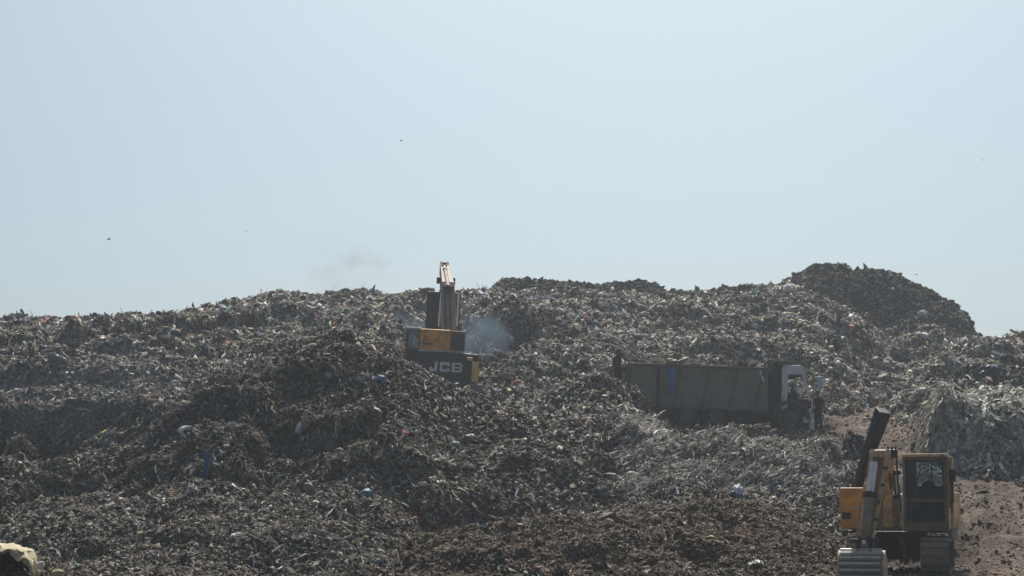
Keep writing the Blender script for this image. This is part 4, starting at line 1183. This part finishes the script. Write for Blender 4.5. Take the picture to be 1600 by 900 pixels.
# ---------------------------------------------------------------- people
def skinned(name, joints, edges, radii, mat, parent=None, root=0, sub=2):
    me = bpy.data.meshes.new(name)
    me.from_pydata([tuple(p) for p in joints], edges, [])
    me.materials.append(mat)
    o = bpy.data.objects.new(name, me)
    col.objects.link(o)
    if parent is not None: o.parent = parent
    m = o.modifiers.new('skin', 'SKIN')
    m.use_smooth_shade = True
    for i, v in enumerate(me.skin_vertices[0].data):
        v.radius = radii[i] if isinstance(radii[i], tuple) else (radii[i], radii[i])
        v.use_root = (i == root)
    s = o.modifiers.new('subdivision', 'SUBSURF')
    s.levels = sub; s.render_levels = sub
    return o
def person(loc, rotz, label, shirt, legs, J=None, H=1.66, hair='hair', lower=True):
    """standing figure facing -Y; J overrides joints"""
    k = H / 1.70
    B = dict(pel=(0, 0, .93), wst=(0, 0, 1.08), che=(0, .005, 1.28), shm=(0, .01, 1.41), nek=(0, .005, 1.48), hd0=(0, -.015, 1.55), hd1=(0, -.02, 1.64), hd2=(0, -.005, 1.69),
             hipL=(-.10, 0, .88), kneL=(-.11, -.03, .50), ankL=(-.12, .02, .09), toeL=(-.13, -.14, .04),
             hipR=(.10, 0, .88), kneR=(.12, .01, .50), ankR=(.14, .06, .09), toeR=(.15, -.09, .04),
             shoL=(-.18, .01, 1.39), elbL=(-.24, .03, 1.12), wriL=(-.25, -.06, .88), palL=(-.25, -.08, .81),
             shoR=(.18, .01, 1.39), elbR=(.25, .04, 1.12), wriR=(.25, -.04, .87), palR=(.25, -.06, .80))
    if J: B.update(J)
    root = empty('person', loc, (0, 0, rotz))
    tag(root, label, 'person')
    names = list(B)
    ix = {n_: i for i, n_ in enumerate(names)}
    pts = [Vector(B[n_]) * k for n_ in names]
    E = [('pel', 'wst'), ('wst', 'che'), ('che', 'shm'), ('shm', 'nek'), ('nek', 'hd0'), ('hd0', 'hd1'), ('hd1', 'hd2')]
    for s in 'LR':
        E += [('pel', 'hip' + s), ('hip' + s, 'kne' + s), ('kne' + s, 'ank' + s), ('ank' + s, 'toe' + s), ('shm', 'sho' + s), ('sho' + s, 'elb' + s), ('elb' + s, 'wri' + s), ('wri' + s, 'pal' + s)]
    rad = dict(pel=(.13, .10), wst=(.125, .09), che=(.14, .10), shm=(.09, .08), nek=.05, hd0=(.07, .085), hd1=(.078, .092), hd2=(.05, .06), hip=.085, kne=.055, ank=.042, toe=.035, sho=.058, elb=.042, wri=.03, pal=(.035, .02))
    rr = [tuple(v * k for v in (rad.get(n_) or rad[n_[:3]])) if isinstance(rad.get(n_, rad.get(n_[:3])), tuple) else rad.get(n_, rad.get(n_[:3])) * k for n_ in names]
    edges = [(ix[a], ix[b]) for a, b in E]
    # fingers: four and a thumb, rooted in the palm
    for s, sx in (('L', -1), ('R', 1)):
        p = pts[ix['pal' + s]]; d = (pts[ix['pal' + s]] - pts[ix['wri' + s]]).normalized()
        side = d.cross(Vector((sx, 0, 0))).normalized()
        for q, (off, ln) in enumerate(((-.030, .075), (-.010, .085), (.010, .080), (.030, .062))):
            b0 = p + side * off * k + d * .02
            b1 = b0 + d * ln * 0.5 * k + Vector((-sx * .008, 0, 0)); b2 = b0 + d * ln * 0.95 * k + Vector((-sx * .025, 0, 0))
            i0 = len(pts); pts += [b0, b1, b2]; rr += [.009, .0085, .007]
            edges += [(ix['pal' + s], i0), (i0, i0 + 1), (i0 + 1, i0 + 2)]
        b0 = p - d * .02 + side * -.04 * k; b1 = b0 + (d * 0.7 - side * 0.6).normalized() * .05 * k
        i0 = len(pts); pts += [b0, b1]; rr += [.011, .009]
        edges += [(ix['pal' + s], i0), (i0, i0 + 1)]
    skinned('body', pts, edges, rr, M['skin'], root, ix['pel'])
    # face
    hd = (pts[ix['hd0']] + pts[ix['hd1']]) / 2
    fc = MB()
    fc.bar(hd + Vector((0, -.088, .02)), hd + Vector((0, -.112, -.015)), .018, .02, .028, .026, up=(1, 0, 0))
    for s in (-1, 1):
        fc.tube([hd + Vector((s * .078, .01, .025)), hd + Vector((s * .09, .015, 0)), hd + Vector((s * .08, .0, -.025))], .011, 6)
    fc.build('face', M['skin'], root)
    ey = MB()
    for s in (-1, 1):
        ey.tube([hd + Vector((s * .031 - .012, -.088, .022)), hd + Vector((s * .031 + .012, -.088, .022))], .008, 6)
    ey.tube([hd + Vector((-.02, -.086, -.045)), hd + Vector((.02, -.086, -.045))], .006, 6)
    each(ey, 'eye', M['hair'], root)
    h1 = pts[ix['hd1']]; h2 = pts[ix['hd2']]
    bm = bmesh.new()
    bmesh.ops.create_icosphere(bm, subdivisions=3, radius=1)
    for v in bm.verts:
        n_ = v.co.copy()
        v.co = h1 + Vector((n_.x * .086 * k, n_.y * .103 * k + .012, n_.z * .085 * k + .02)) * 1.0
    kill = [v for v in bm.verts if v.co.z < h1.z - 0.03 or (v.co.y < h1.y - .065 and v.co.z < h1.z + .035)]
    bmesh.ops.delete(bm, geom=kill, context='VERTS')
    me = bpy.data.meshes.new('hair'); bm.to_mesh(me); bm.free()
    for p_ in me.polygons: p_.use_smooth = True
    me.materials.append(M[hair])
    ho_ = bpy.data.objects.new('hair' if hair == 'hair' else 'head_cloth', me); col.objects.link(ho_); ho_.parent = root
    # clothes: a slightly larger skin over the same joints
    tn = ['wst', 'che', 'shm', 'shoL', 'elbL', 'shoR', 'elbR', 'pel']
    tp = [pts[ix[n_]] for n_ in tn]; tp[7] = tp[7] + Vector((0, 0, -.04))
    tr_ = [(.145 * k, .11 * k), (.155 * k, .118 * k), (.095 * k, .09 * k), .072 * k, .06 * k, .072 * k, .06 * k, (.15 * k, .12 * k)]
    skinned('shirt', tp, [(7, 0), (0, 1), (1, 2), (2, 3), (3, 4), (2, 5), (5, 6)], tr_, M[shirt], root, 1)
    if lower:
        ln = ['pel', 'hipL', 'kneL', 'ankL', 'hipR', 'kneR', 'ankR']
        skinned('trousers', [pts[ix[n_]] for n_ in ln], [(0, 1), (1, 2), (2, 3), (0, 4), (4, 5), (5, 6)],
                [(.145 * k, .115 * k), .098 * k, .075 * k, .065 * k, .098 * k, .075 * k, .065 * k], M[legs], root, 0)
        sh = MB()
        for s in 'LR':
            a_, c_ = pts[ix['ank' + s]], pts[ix['toe' + s]]
            sh.bar((a_.x, a_.y + .05, .045), (c_.x, c_.y - .05, .035), .09, .085, .08, .05)
        each(sh, 'shoe', M['hair'], root, bevel=0.015)
    return root
pp = at(1278, 640, 76.0)
gz = ground(pp.x, 76.0)
person((pp.x, 76.0, gz - 0.02), R(-50), 'person in maroon top and dark trousers standing at the front of the tipper truck', 'maroon', 'navy', H=1.62)
pp = at(965, 580, 76.4)
person((pp.x, 76.4, at(965, 606, 76.4).z - 0.12), R(120), 'person in dark clothes standing half hidden in rubbish behind the tail of the tipper truck', 'charcoal', 'charcoal', H=1.66,
       J=dict(hd0=(0, -.03, 1.55), hd1=(0, -.05, 1.63), hd2=(0, -.04, 1.68)))
# driver, sitting at the wheel of the truck
Mt = Matrix.LocRotScale(tr.location, tr.rotation_euler, None)
dl = Mt @ Vector((cb0 + 0.58, -0.62, zf + 0.88 - 0.90))
sitting = dict(hipL=(-.10, -.02, .90), kneL=(-.12, -.42, .95), ankL=(-.12, -.50, .56), toeL=(-.12, -.64, .50),
               hipR=(.10, -.02, .90), kneR=(.12, -.42, .95), ankR=(.12, -.50, .56), toeR=(.12, -.64, .50),
               elbL=(-.25, -.14, 1.14), wriL=(-.19, -.36, 1.22), palL=(-.18, -.43, 1.24),
               elbR=(.25, -.14, 1.14), wriR=(.19, -.36, 1.22), palR=(.18, -.43, 1.24))
person(dl, R(90), 'driver in a red brown shirt and pale green head cloth sitting at the truck wheel', 'redbrown', 'navy', J=sitting, H=1.66, hair='palegreen')

# ---------------------------------------------------------------- single pieces of rubbish that stand out
def bag(px, py, w, h, c, label, cat='bag', d=None, flat=0.7, name=None, seed=None, lift=0.15, tie=True):
    p = surf(px, py) if d is None else at(px, py, d)
    k = p.y / F
    bm = bmesh.new()
    bmesh.ops.create_icosphere(bm, subdivisions=4, radius=1)
    sd_ = random.random() * 50 if seed is None else seed
    from mathutils import noise
    for v in bm.verts:
        n_ = v.co.copy()
        f = 1 + 0.42 * noise.noise(n_ * 1.3 + Vector((sd_, 0, 0))) + 0.42 * (abs(noise.noise(n_ * 3.2 + Vector((0, sd_, 0)))) - 0.2) + 0.16 * noise.noise(n_ * 7 + Vector((0, 0, sd_)))
        v.co = Vector((n_.x * w / 2 * k * f, n_.y * min(w, h) / 2 * k * flat * f, n_.z * h / 2 * k * f))
    me = bpy.data.meshes.new(name or 'plastic_bag'); bm.to_mesh(me); bm.free()
    for q in me.polygons: q.use_smooth = True
    me.materials.append(cloth(label[:18], c) if not isinstance(c, str) else M[c])
    o = bpy.data.objects.new(name or 'plastic_bag', me); col.objects.link(o)
    o.location = p + Vector((0, -0.04, h / 2 * k * lift)); o.rotation_euler = (0, random.uniform(-.3, .3), random.uniform(-.4, .4))
    tag(o, label, cat)
    return o
def rag(px, py, w, h, c, label, cat='rag', lean=0.0, name='torn_rag', d=None, dy=-0.12):
    """a limp hanging sheet with folds, its top edge at the pixel"""
    p = surf(px, py + h) if d is None else at(px, py + h, d)
    y0 = p.y + dy; k = y0 / F
    top = at(px, py, y0)
    nu, nv = 9, 13
    vs = []; fs = []
    sd_ = random.random() * 9
    for j_ in range(nv):
        q = j_ / (nv - 1)
        for i_ in range(nu):
            u = i_ / (nu - 1) - 0.5
            taper = 1 - 0.35 * q + 0.12 * math.sin(q * 7 + sd_)
            x = u * w * k * taper + lean * q * w * k + 0.03 * math.sin(q * 5 + sd_) * w * k
            y = 0.14 * w * k * math.sin(u * 13 + sd_ + q * 1.5) * (0.4 + q) - 0.10 * q
            z = -q * h * k * (1 + 0.07 * math.sin(u * 9 + sd_))
            vs.append((x, y, z))
    for j_ in range(nv - 1):
        for i_ in range(nu - 1):
            a = j_ * nu + i_
            fs.append((a, a + 1, a + nu + 1, a + nu))
    m_ = MB().add(vs, fs)
    o = m_.build(name, cloth(label[:18], c), None, smooth=True)
    o.location = top
    s = o.modifiers.new('thickness', 'SOLIDIFY'); s.thickness = 0.012
    tag(o, label, cat)
    return o
WH = (0.88, 0.88, 0.9)
bag(290, 676, 20, 14, WH, 'white plastic bag lying on the dark slope above the blue hanging strip')
bag(468, 679, 11, 20, (0.85, 0.85, 0.93), 'narrow white bag with a lilac tint standing on the dark slope')
rag(323, 708, 9, 36, (0.03, 0.12, 0.30), 'narrow bright blue strip hanging down the dark front slope', 'strip')
bag(572, 776, 20, 18, (0.08, 0.24, 0.30), 'round teal bag low on the front slope')
bag(592, 596, 24, 14, (0.12, 0.25, 0.38), 'light blue crumpled bag near the top of the front mound')
bag(484, 770, 18, 28, (0.22, 0.22, 0.20), 'dull grey sack standing on the front slope')
bag(736, 689, 28, 16, (0.22, 0.20, 0.17), 'flat grey brown sack on the mound below the black excavator', 'sack')
bag(776, 617, 18, 14, (0.09, 0.085, 0.16), 'dark violet bag just right of the black excavator tracks')
bag(1153, 772, 16, 22, (0.78, 0.87, 0.95), 'pale blue white bag caught on the netted mound below the truck')
bag(1064, 661, 26, 12, (0.38, 0.44, 0.36), 'pale green white bag under the tipper truck beside its rear wheels')
bag(952, 820, 13, 14, (0.46, 0.41, 0.35), 'small pale stone coloured sack on the brown soil crest', 'sack')
bag(815, 826, 20, 9, (0.36, 0.32, 0.26), 'flat tan scrap on the left part of the brown soil crest', 'scrap')
bag(1537, 644, 13, 11, (0.62, 0.20, 0.20), 'small pink red bag on the draped mound at the right')
bag(1541, 613, 24, 6, (0.62, 0.42, 0.05), 'flat bright yellow sheet on top of the draped mound at the right', 'sheet', flat=1.0)
bag(1551, 592, 40, 24, (0.025, 0.045, 0.09), 'dark blue bag in the shade behind the draped right mound')
bag(1516, 680, 12, 18, (0.09, 0.20, 0.17), 'dull green rag on the shaded face of the right mound', 'rag')
bag(352, 488, 18, 13, (0.20, 0.32, 0.36), 'grey teal bag just below the left skyline')
bag(483, 485, 22, 12, (0.52, 0.48, 0.42), 'cream bag on the skyline slope left of the smoke')
bag(85, 565, 50, 18, (0.09, 0.16, 0.20), 'wide dark teal sheet on the left slope', 'sheet')
bag(163, 590, 22, 10, (0.22, 0.10, 0.09), 'faded red scrap on the left slope', 'scrap')
bag(172, 673, 10, 12, (0.30, 0.06, 0.13), 'small crimson scrap on the left slope', 'scrap')
bag(443, 591, 14, 9, (0.06, 0.22, 0.16), 'small green bag on the front mound crest')
bag(1015, 682, 8, 9, (0.70, 0.70, 0.70), 'small bright white scrap below the tail of the truck', 'scrap')
bag(1428, 700, 10, 16, (0.06, 0.11, 0.16), 'blue grey rag on the track behind the yellow excavator cab', 'rag')
bag(94, 783, 9, 8, (0.42, 0.42, 0.20), 'small yellowish scrap on the lower left slope', 'scrap')
bag(1442, 492, 16, 12, (0.55, 0.55, 0.53), 'white bag on the dark mound at the right skyline')
bag(700, 628, 12, 9, (0.5, 0.5, 0.48), 'white scrap on the mound in front of the black excavator', 'scrap')
bag(1110, 845, 14, 10, (0.30, 0.23, 0.06), 'dull yellow scrap in the brown soil below the netted mound', 'scrap')
bag(845, 892, 22, 12, (0.24, 0.06, 0.06), 'dark red scrap at the bottom edge of the brown soil', 'scrap')
# blue cloth over the side of the truck body
yT = ys - 0.16
tb0 = Mt @ Vector((P(1049, 573, ys).x, yT, zt + 0.03))
o = rag(1049, 573, 12, 42, (0.05, 0.19, 0.45), 'blue cloth hanging over the side of the tipper body', 'cloth', name='blue_cloth', d=tb0.y + 0.12)
bag(1049, 566, 20, 10, (0.36, 0.29, 0.24), 'tan rag lying over the rim of the tipper body above the blue cloth', 'rag', d=77.15, name='rag', lift=0)
o = rag(1407, 838, 8, 42, (0.20, 0.06, 0.07), 'red rag hanging under the deck of the yellow excavator', 'rag', lean=0.9, d=46.4)
# pole leaning at the tail of the truck
p0, p1 = surf(953, 546), surf(986, 566)
pl = MB().tube([p0 + Vector((0, -0.1, 0.15)), p0.lerp(p1, 0.5) + Vector((0, -0.25, 0.22)), p1 + Vector((0, -0.1, 0.1))], [0.06, 0.055, 0.045], 8)
tag(pl.build('pole', M['wood']), 'bleached pole lying on the rubbish above the half hidden person', 'pole')
p0, p1 = surf(958, 530), surf(1006, 570)
pl = MB().tube([p0 + Vector((0, -0.1, 0.1)), p0.lerp(p1, 0.5) + Vector((0, -0.2, 0.2)), p1 + Vector((0, -0.1, 0.1))], [0.035, 0.04, 0.03], 8)
tag(pl.build('branch', paint('grey_branch', (0.2, 0.17, 0.13))), 'thin grey branch slanting down to the tail of the tipper truck', 'branch')
sk = at(522, 462, 112.0)
p0 = Vector((sk.x - 0.2, 111.5, ground(sk.x, 111.5) - 0.1))
tag(MB().tube([p0, p0 + Vector((0.6, 0, 0.45))], 0.03, 6).build('stick', M['wood']), 'thin stick poking up from the skyline left of the excavator boom', 'stick')

# cream sheet and its heap in the near left corner
def blanket():
    nu, nv = 90, 50
    pts = [(-60, 838), (-20, 842), (12, 850), (42, 856), (56, 870), (64, 888), (74, 908)]
    d0 = 32.6
    vs = []; fs = []
    from mathutils import noise
    for j_ in range(nv):
        q = j_ / (nv - 1)
        for i_ in range(nu):
            u = i_ / (nu - 1)
            s_ = u * (len(pts) - 1); a = min(int(s_), len(pts) - 2); f = s_ - a
            px = pts[a][0] * (1 - f) + pts[a + 1][0] * f; py = pts[a][1] * (1 - f) + pts[a + 1][1] * f
            c = at(px, py, d0)
            wv = 0.04 * math.sin(u * 31 + q * 5) + 0.10 * noise.noise(Vector((u * 9, q * 6, 3))) + 0.06 * noise.noise(Vector((u * 24, q * 14, 7)))
            ph = (q - 0.5) * math.pi * 0.95
            drop = ((0.13 + 0.30 * max(0, u - 0.45) / 0.55) + 0.05 * math.sin(u * 17) + 0.04 * math.sin(u * 43)) if q < 0.5 else 0.3
            vs.append((c.x + 0.03 * math.sin(q * 19 + u * 9), c.y + 0.40 * math.sin(ph) + wv, c.z - drop * (1 - math.cos(ph)) + 0.45 * wv))
    for j_ in range(nv - 1):
        for i_ in range(nu - 1):
            a = j_ * nu + i_
            fs.append((a, a + 1, a + nu + 1, a + nu))
    return MB().add(vs, fs)
o = blanket().build('tarpaulin', M['creamcloth'], None, smooth=True)
o.modifiers.new('thickness', 'SOLIDIFY').thickness = 0.02
tag(o, 'cream coloured cloth draped over a small heap in the bottom left corner', 'cloth')
bag(65, 884, 10, 13, (0.72, 0.74, 0.66), 'small white lump beside the cream cloth in the bottom left corner', 'bag', d=32.4, lift=0)
bag(90, 897, 20, 14, (0.56, 0.46, 0.27), 'tan paper scrap on the ground right of the cream cloth', 'scrap', d=32.4, lift=0)

# load in the truck body
n = 1500
lx = rng.uniform(xA + 0.1, xB - 0.1, n); ly = rng.uniform(ys + 0.12, -ys - 0.12, n)
hz_ = zt - 0.22 + 0.30 * (1 - (ly / 1.2) ** 2) + 0.12 * np.sin(lx * 2.1)
base_p = np.stack([lx, ly, hz_], -1)
m = 9
vv, uu = np.meshgrid(np.linspace(-.5, .5, 3), np.linspace(-.5, .5, 3), indexing='ij'); vv = vv.ravel(); uu = uu.ravel()
A = norm(rng.normal(0, 1, (n, 3)) * np.array([1, 1, 0.4])); Bv = norm(np.cross(A, rng.normal(0, .4, (n, 3)) + np.array([0, 0, 1.0])))
sz = 0.28 * np.exp(rng.normal(0, 0.4, n))
Pq = base_p[:, None] + A[:, None] * (vv * sz[:, None])[..., None] + Bv[:, None] * (uu * sz[:, None] * 0.7)[..., None] + rng.normal(0, 0.04, (n, m, 3))
q_ = np.array([(0, 1, 4, 3), (1, 2, 5, 4), (3, 4, 7, 6), (4, 5, 8, 7)])
k_ = rng.choice(len(PAL), n, p=PW)
ld = big_mesh('rubbish_load', Pq.reshape(-1, 3), (np.arange(n)[:, None, None] * m + q_).reshape(-1, 4), np.repeat(PAL[k_], m, 0), waste_m, smooth=True)
ld.location = tl; ld.rotation_euler = tr.rotation_euler
tag(ld, 'loose rubbish loaded level with the rim of the tipper body', kind='stuff')
lm_ = MB().box(xA + 0.12, xB - 0.08, ys + 0.08, -ys - 0.08, zb0 + 0.4, zt - 0.12).build('packed_load', soil_m)
lm_.location = tl; lm_.rotation_euler = tr.rotation_euler
tag(lm_, 'packed dark rubbish filling the tipper body', kind='stuff')

# ---------------------------------------------------------------- birds
def bird(px, py, d, span, bank, label):
    p = at(px, py, d)
    h = span / 2
    m_ = MB()
    m_.tube([(0, -0.30 * h * 2, 0.0), (0, -0.2 * h * 2, 0.01), (0, 0, 0.0), (0, 0.22 * h * 2, 0.0), (0, 0.36 * h * 2, 0)], [0.02 * h, 0.11 * h, 0.15 * h, 0.09 * h, 0.02 * h], 8)
    o = m_.build('bird', M['bird'], None, smooth=True)
    o.location = p; o.rotation_euler = (R(12), bank, random.uniform(0, 6))
    for s in (-1, 1):
        w = MB().add([(0, -.16 * h, 0), (s * .5 * h, -.22 * h, .14 * h), (s * h, .05 * h, .08 * h), (s * .55 * h, .16 * h, .12 * h), (0, .2 * h, 0),
                      (0, -.16 * h, -.03 * h), (s * .5 * h, -.22 * h, .12 * h), (s * h, .05 * h, .07 * h), (s * .55 * h, .16 * h, .10 * h), (0, .2 * h, -.03 * h)],
                     [(0, 1, 2, 3, 4), (9, 8, 7, 6, 5), (0, 5, 6, 1), (1, 6, 7, 2), (2, 7, 8, 3), (3, 8, 9, 4)])
        w.build('wing', M['bird'], o)
    tl_ = MB().add([(0, .25 * h, 0), (-.14 * h, .62 * h, 0), (.14 * h, .62 * h, 0), (0, .25 * h, -.02 * h), (-.14 * h, .62 * h, -.02 * h), (.14 * h, .62 * h, -.02 * h)], [(0, 1, 2), (5, 4, 3), (0, 3, 4, 1), (1, 4, 5, 2), (2, 5, 3, 0)])
    tl_.build('tail', M['bird'], o)
    tag(o, label, 'bird', 'birds circling over the rubbish hill')
bird(170, 374, 92, 0.32, 0.3, 'dark bird flying low over the left skyline, leftmost in the sky')
bird(627, 220, 86, 0.24, -0.2, 'highest dark bird, high above the upper excavator')
bird(385, 361, 95, 0.2, 0.5, 'small dark bird between the leftmost bird and the sky smoke')
bird(1537, 250, 85, 0.2, -0.4, 'dark bird high in the right sky, rightmost of the birds')
bird(1432, 429, 112, 0.28, 0.2, 'bird just above the right shoulder of the dark skyline mound')

# ---------------------------------------------------------------- smoke
def smoke(name, px, py, d, w, h, dep, colr, dens, label, scale=0.9, thr=0.42, absorb=0.0):
    p = at(px, py, d); k = d / F
    bm = bmesh.new(); bmesh.ops.create_icosphere(bm, subdivisions=4, radius=1)
    from mathutils import noise
    for v in bm.verts:
        f = 1 + 0.25 * noise.noise(v.co * 1.6 + Vector((px, py, 0)))
        v.co *= f
    me = bpy.data.meshes.new(name); bm.to_mesh(me); bm.free()
    o = bpy.data.objects.new(name, me); col.objects.link(o)
    o.location = p; o.scale = (w / 2 * k, dep / 2, h / 2 * k)
    m_ = bpy.data.materials.new('drifting_smoke'); m_.use_nodes = True
    n_ = m_.node_tree; n_.nodes.clear()
    ou = n_.nodes.new('ShaderNodeOutputMaterial'); vp = n_.nodes.new('ShaderNodeVolumePrincipled')
    tc = n_.nodes.new('ShaderNodeTexCoord'); no = n_.nodes.new('ShaderNodeTexNoise')
    no.inputs['Scale'].default_value = scale * 1.6; no.inputs['Detail'].default_value = 4
    n_.links.new(tc.outputs['Object'], no.inputs['Vector'])
    ln = n_.nodes.new('ShaderNodeVectorMath'); ln.operation = 'LENGTH'
    n_.links.new(tc.outputs['Object'], ln.inputs[0])
    fo = n_.nodes.new('ShaderNodeMapRange'); fo.interpolation_type = 'SMOOTHSTEP'
    fo.inputs['From Min'].default_value = 0.98; fo.inputs['From Max'].default_value = 0.25
    n_.links.new(ln.outputs['Value'], fo.inputs['Value'])
    mr = n_.nodes.new('ShaderNodeMapRange'); mr.inputs['From Min'].default_value = thr; mr.inputs['From Max'].default_value = thr + 0.28
    n_.links.new(no.outputs['Fac'], mr.inputs['Value'])
    mu = n_.nodes.new('ShaderNodeMath'); mu.operation = 'MULTIPLY'
    n_.links.new(fo.outputs['Result'], mu.inputs[0]); n_.links.new(mr.outputs['Result'], mu.inputs[1])
    m2 = n_.nodes.new('ShaderNodeMath'); m2.operation = 'MULTIPLY'; m2.inputs[1].default_value = dens
    n_.links.new(mu.outputs[0], m2.inputs[0]); n_.links.new(m2.outputs[0], vp.inputs['Density'])
    vp.inputs['Color'].default_value = (*colr, 1)
    vp.inputs['Anisotropy'].default_value = 0.2
    n_.links.new(vp.outputs[0], ou.inputs['Volume'])
    me.materials.append(m_)
    tag(o, label, kind='stuff')
smoke('smoke', 750, 532, 88.5, 120, 120, 2.2, (0.20, 0.29, 0.39), 1.8, 'puff of blue exhaust smoke beside the black excavator', 1.1, 0.38)
smoke('smoke', 590, 515, 92, 260, 95, 3.0, (0.30, 0.40, 0.50), 0.42, 'thin blue smoke drifting left of the black excavator', 1.3, 0.40)
smoke('smoke', 800, 585, 85.5, 130, 75, 1.5, (0.40, 0.48, 0.58), 0.25, 'thin blue smoke low on the slope right of the black excavator', 1.1, 0.40)
smoke('smoke', 540, 418, 118, 210, 140, 4.0, (0.20, 0.24, 0.25), 0.22, 'faint grey smoke rising into the sky left of the boom', 1.6, 0.46)
smoke('smoke', 150, 610, 58.5, 560, 260, 2.5, (0.30, 0.40, 0.52), 0.04, 'thin bluish smoke veil over the dark left slope', 1.0, 0.34)
# ---------------------------------------------------------------- air
hz = MB().box(-1600, 1600, -320, 2600, -1.9, 24).build('haze', soil_m)
hz.data.materials.clear()
hm = bpy.data.materials.new('dusty_air'); hm.use_nodes = True
hn = hm.node_tree; hn.nodes.clear()
ho = hn.nodes.new('ShaderNodeOutputMaterial')
hv = hn.nodes.new('ShaderNodeVolumePrincipled')
hv.inputs['Color'].default_value = (0.86, 0.92, 1.0, 1)
hv.inputs['Density'].default_value = HAZE
hv.inputs['Anisotropy'].default_value = 0.35
hn.links.new(hv.outputs[0], ho.inputs['Volume'])
hz.data.materials.append(hm)
tag(hz, 'pale dusty haze over the rubbish hill', kind='stuff')
hz['kind'] = 'stuff'
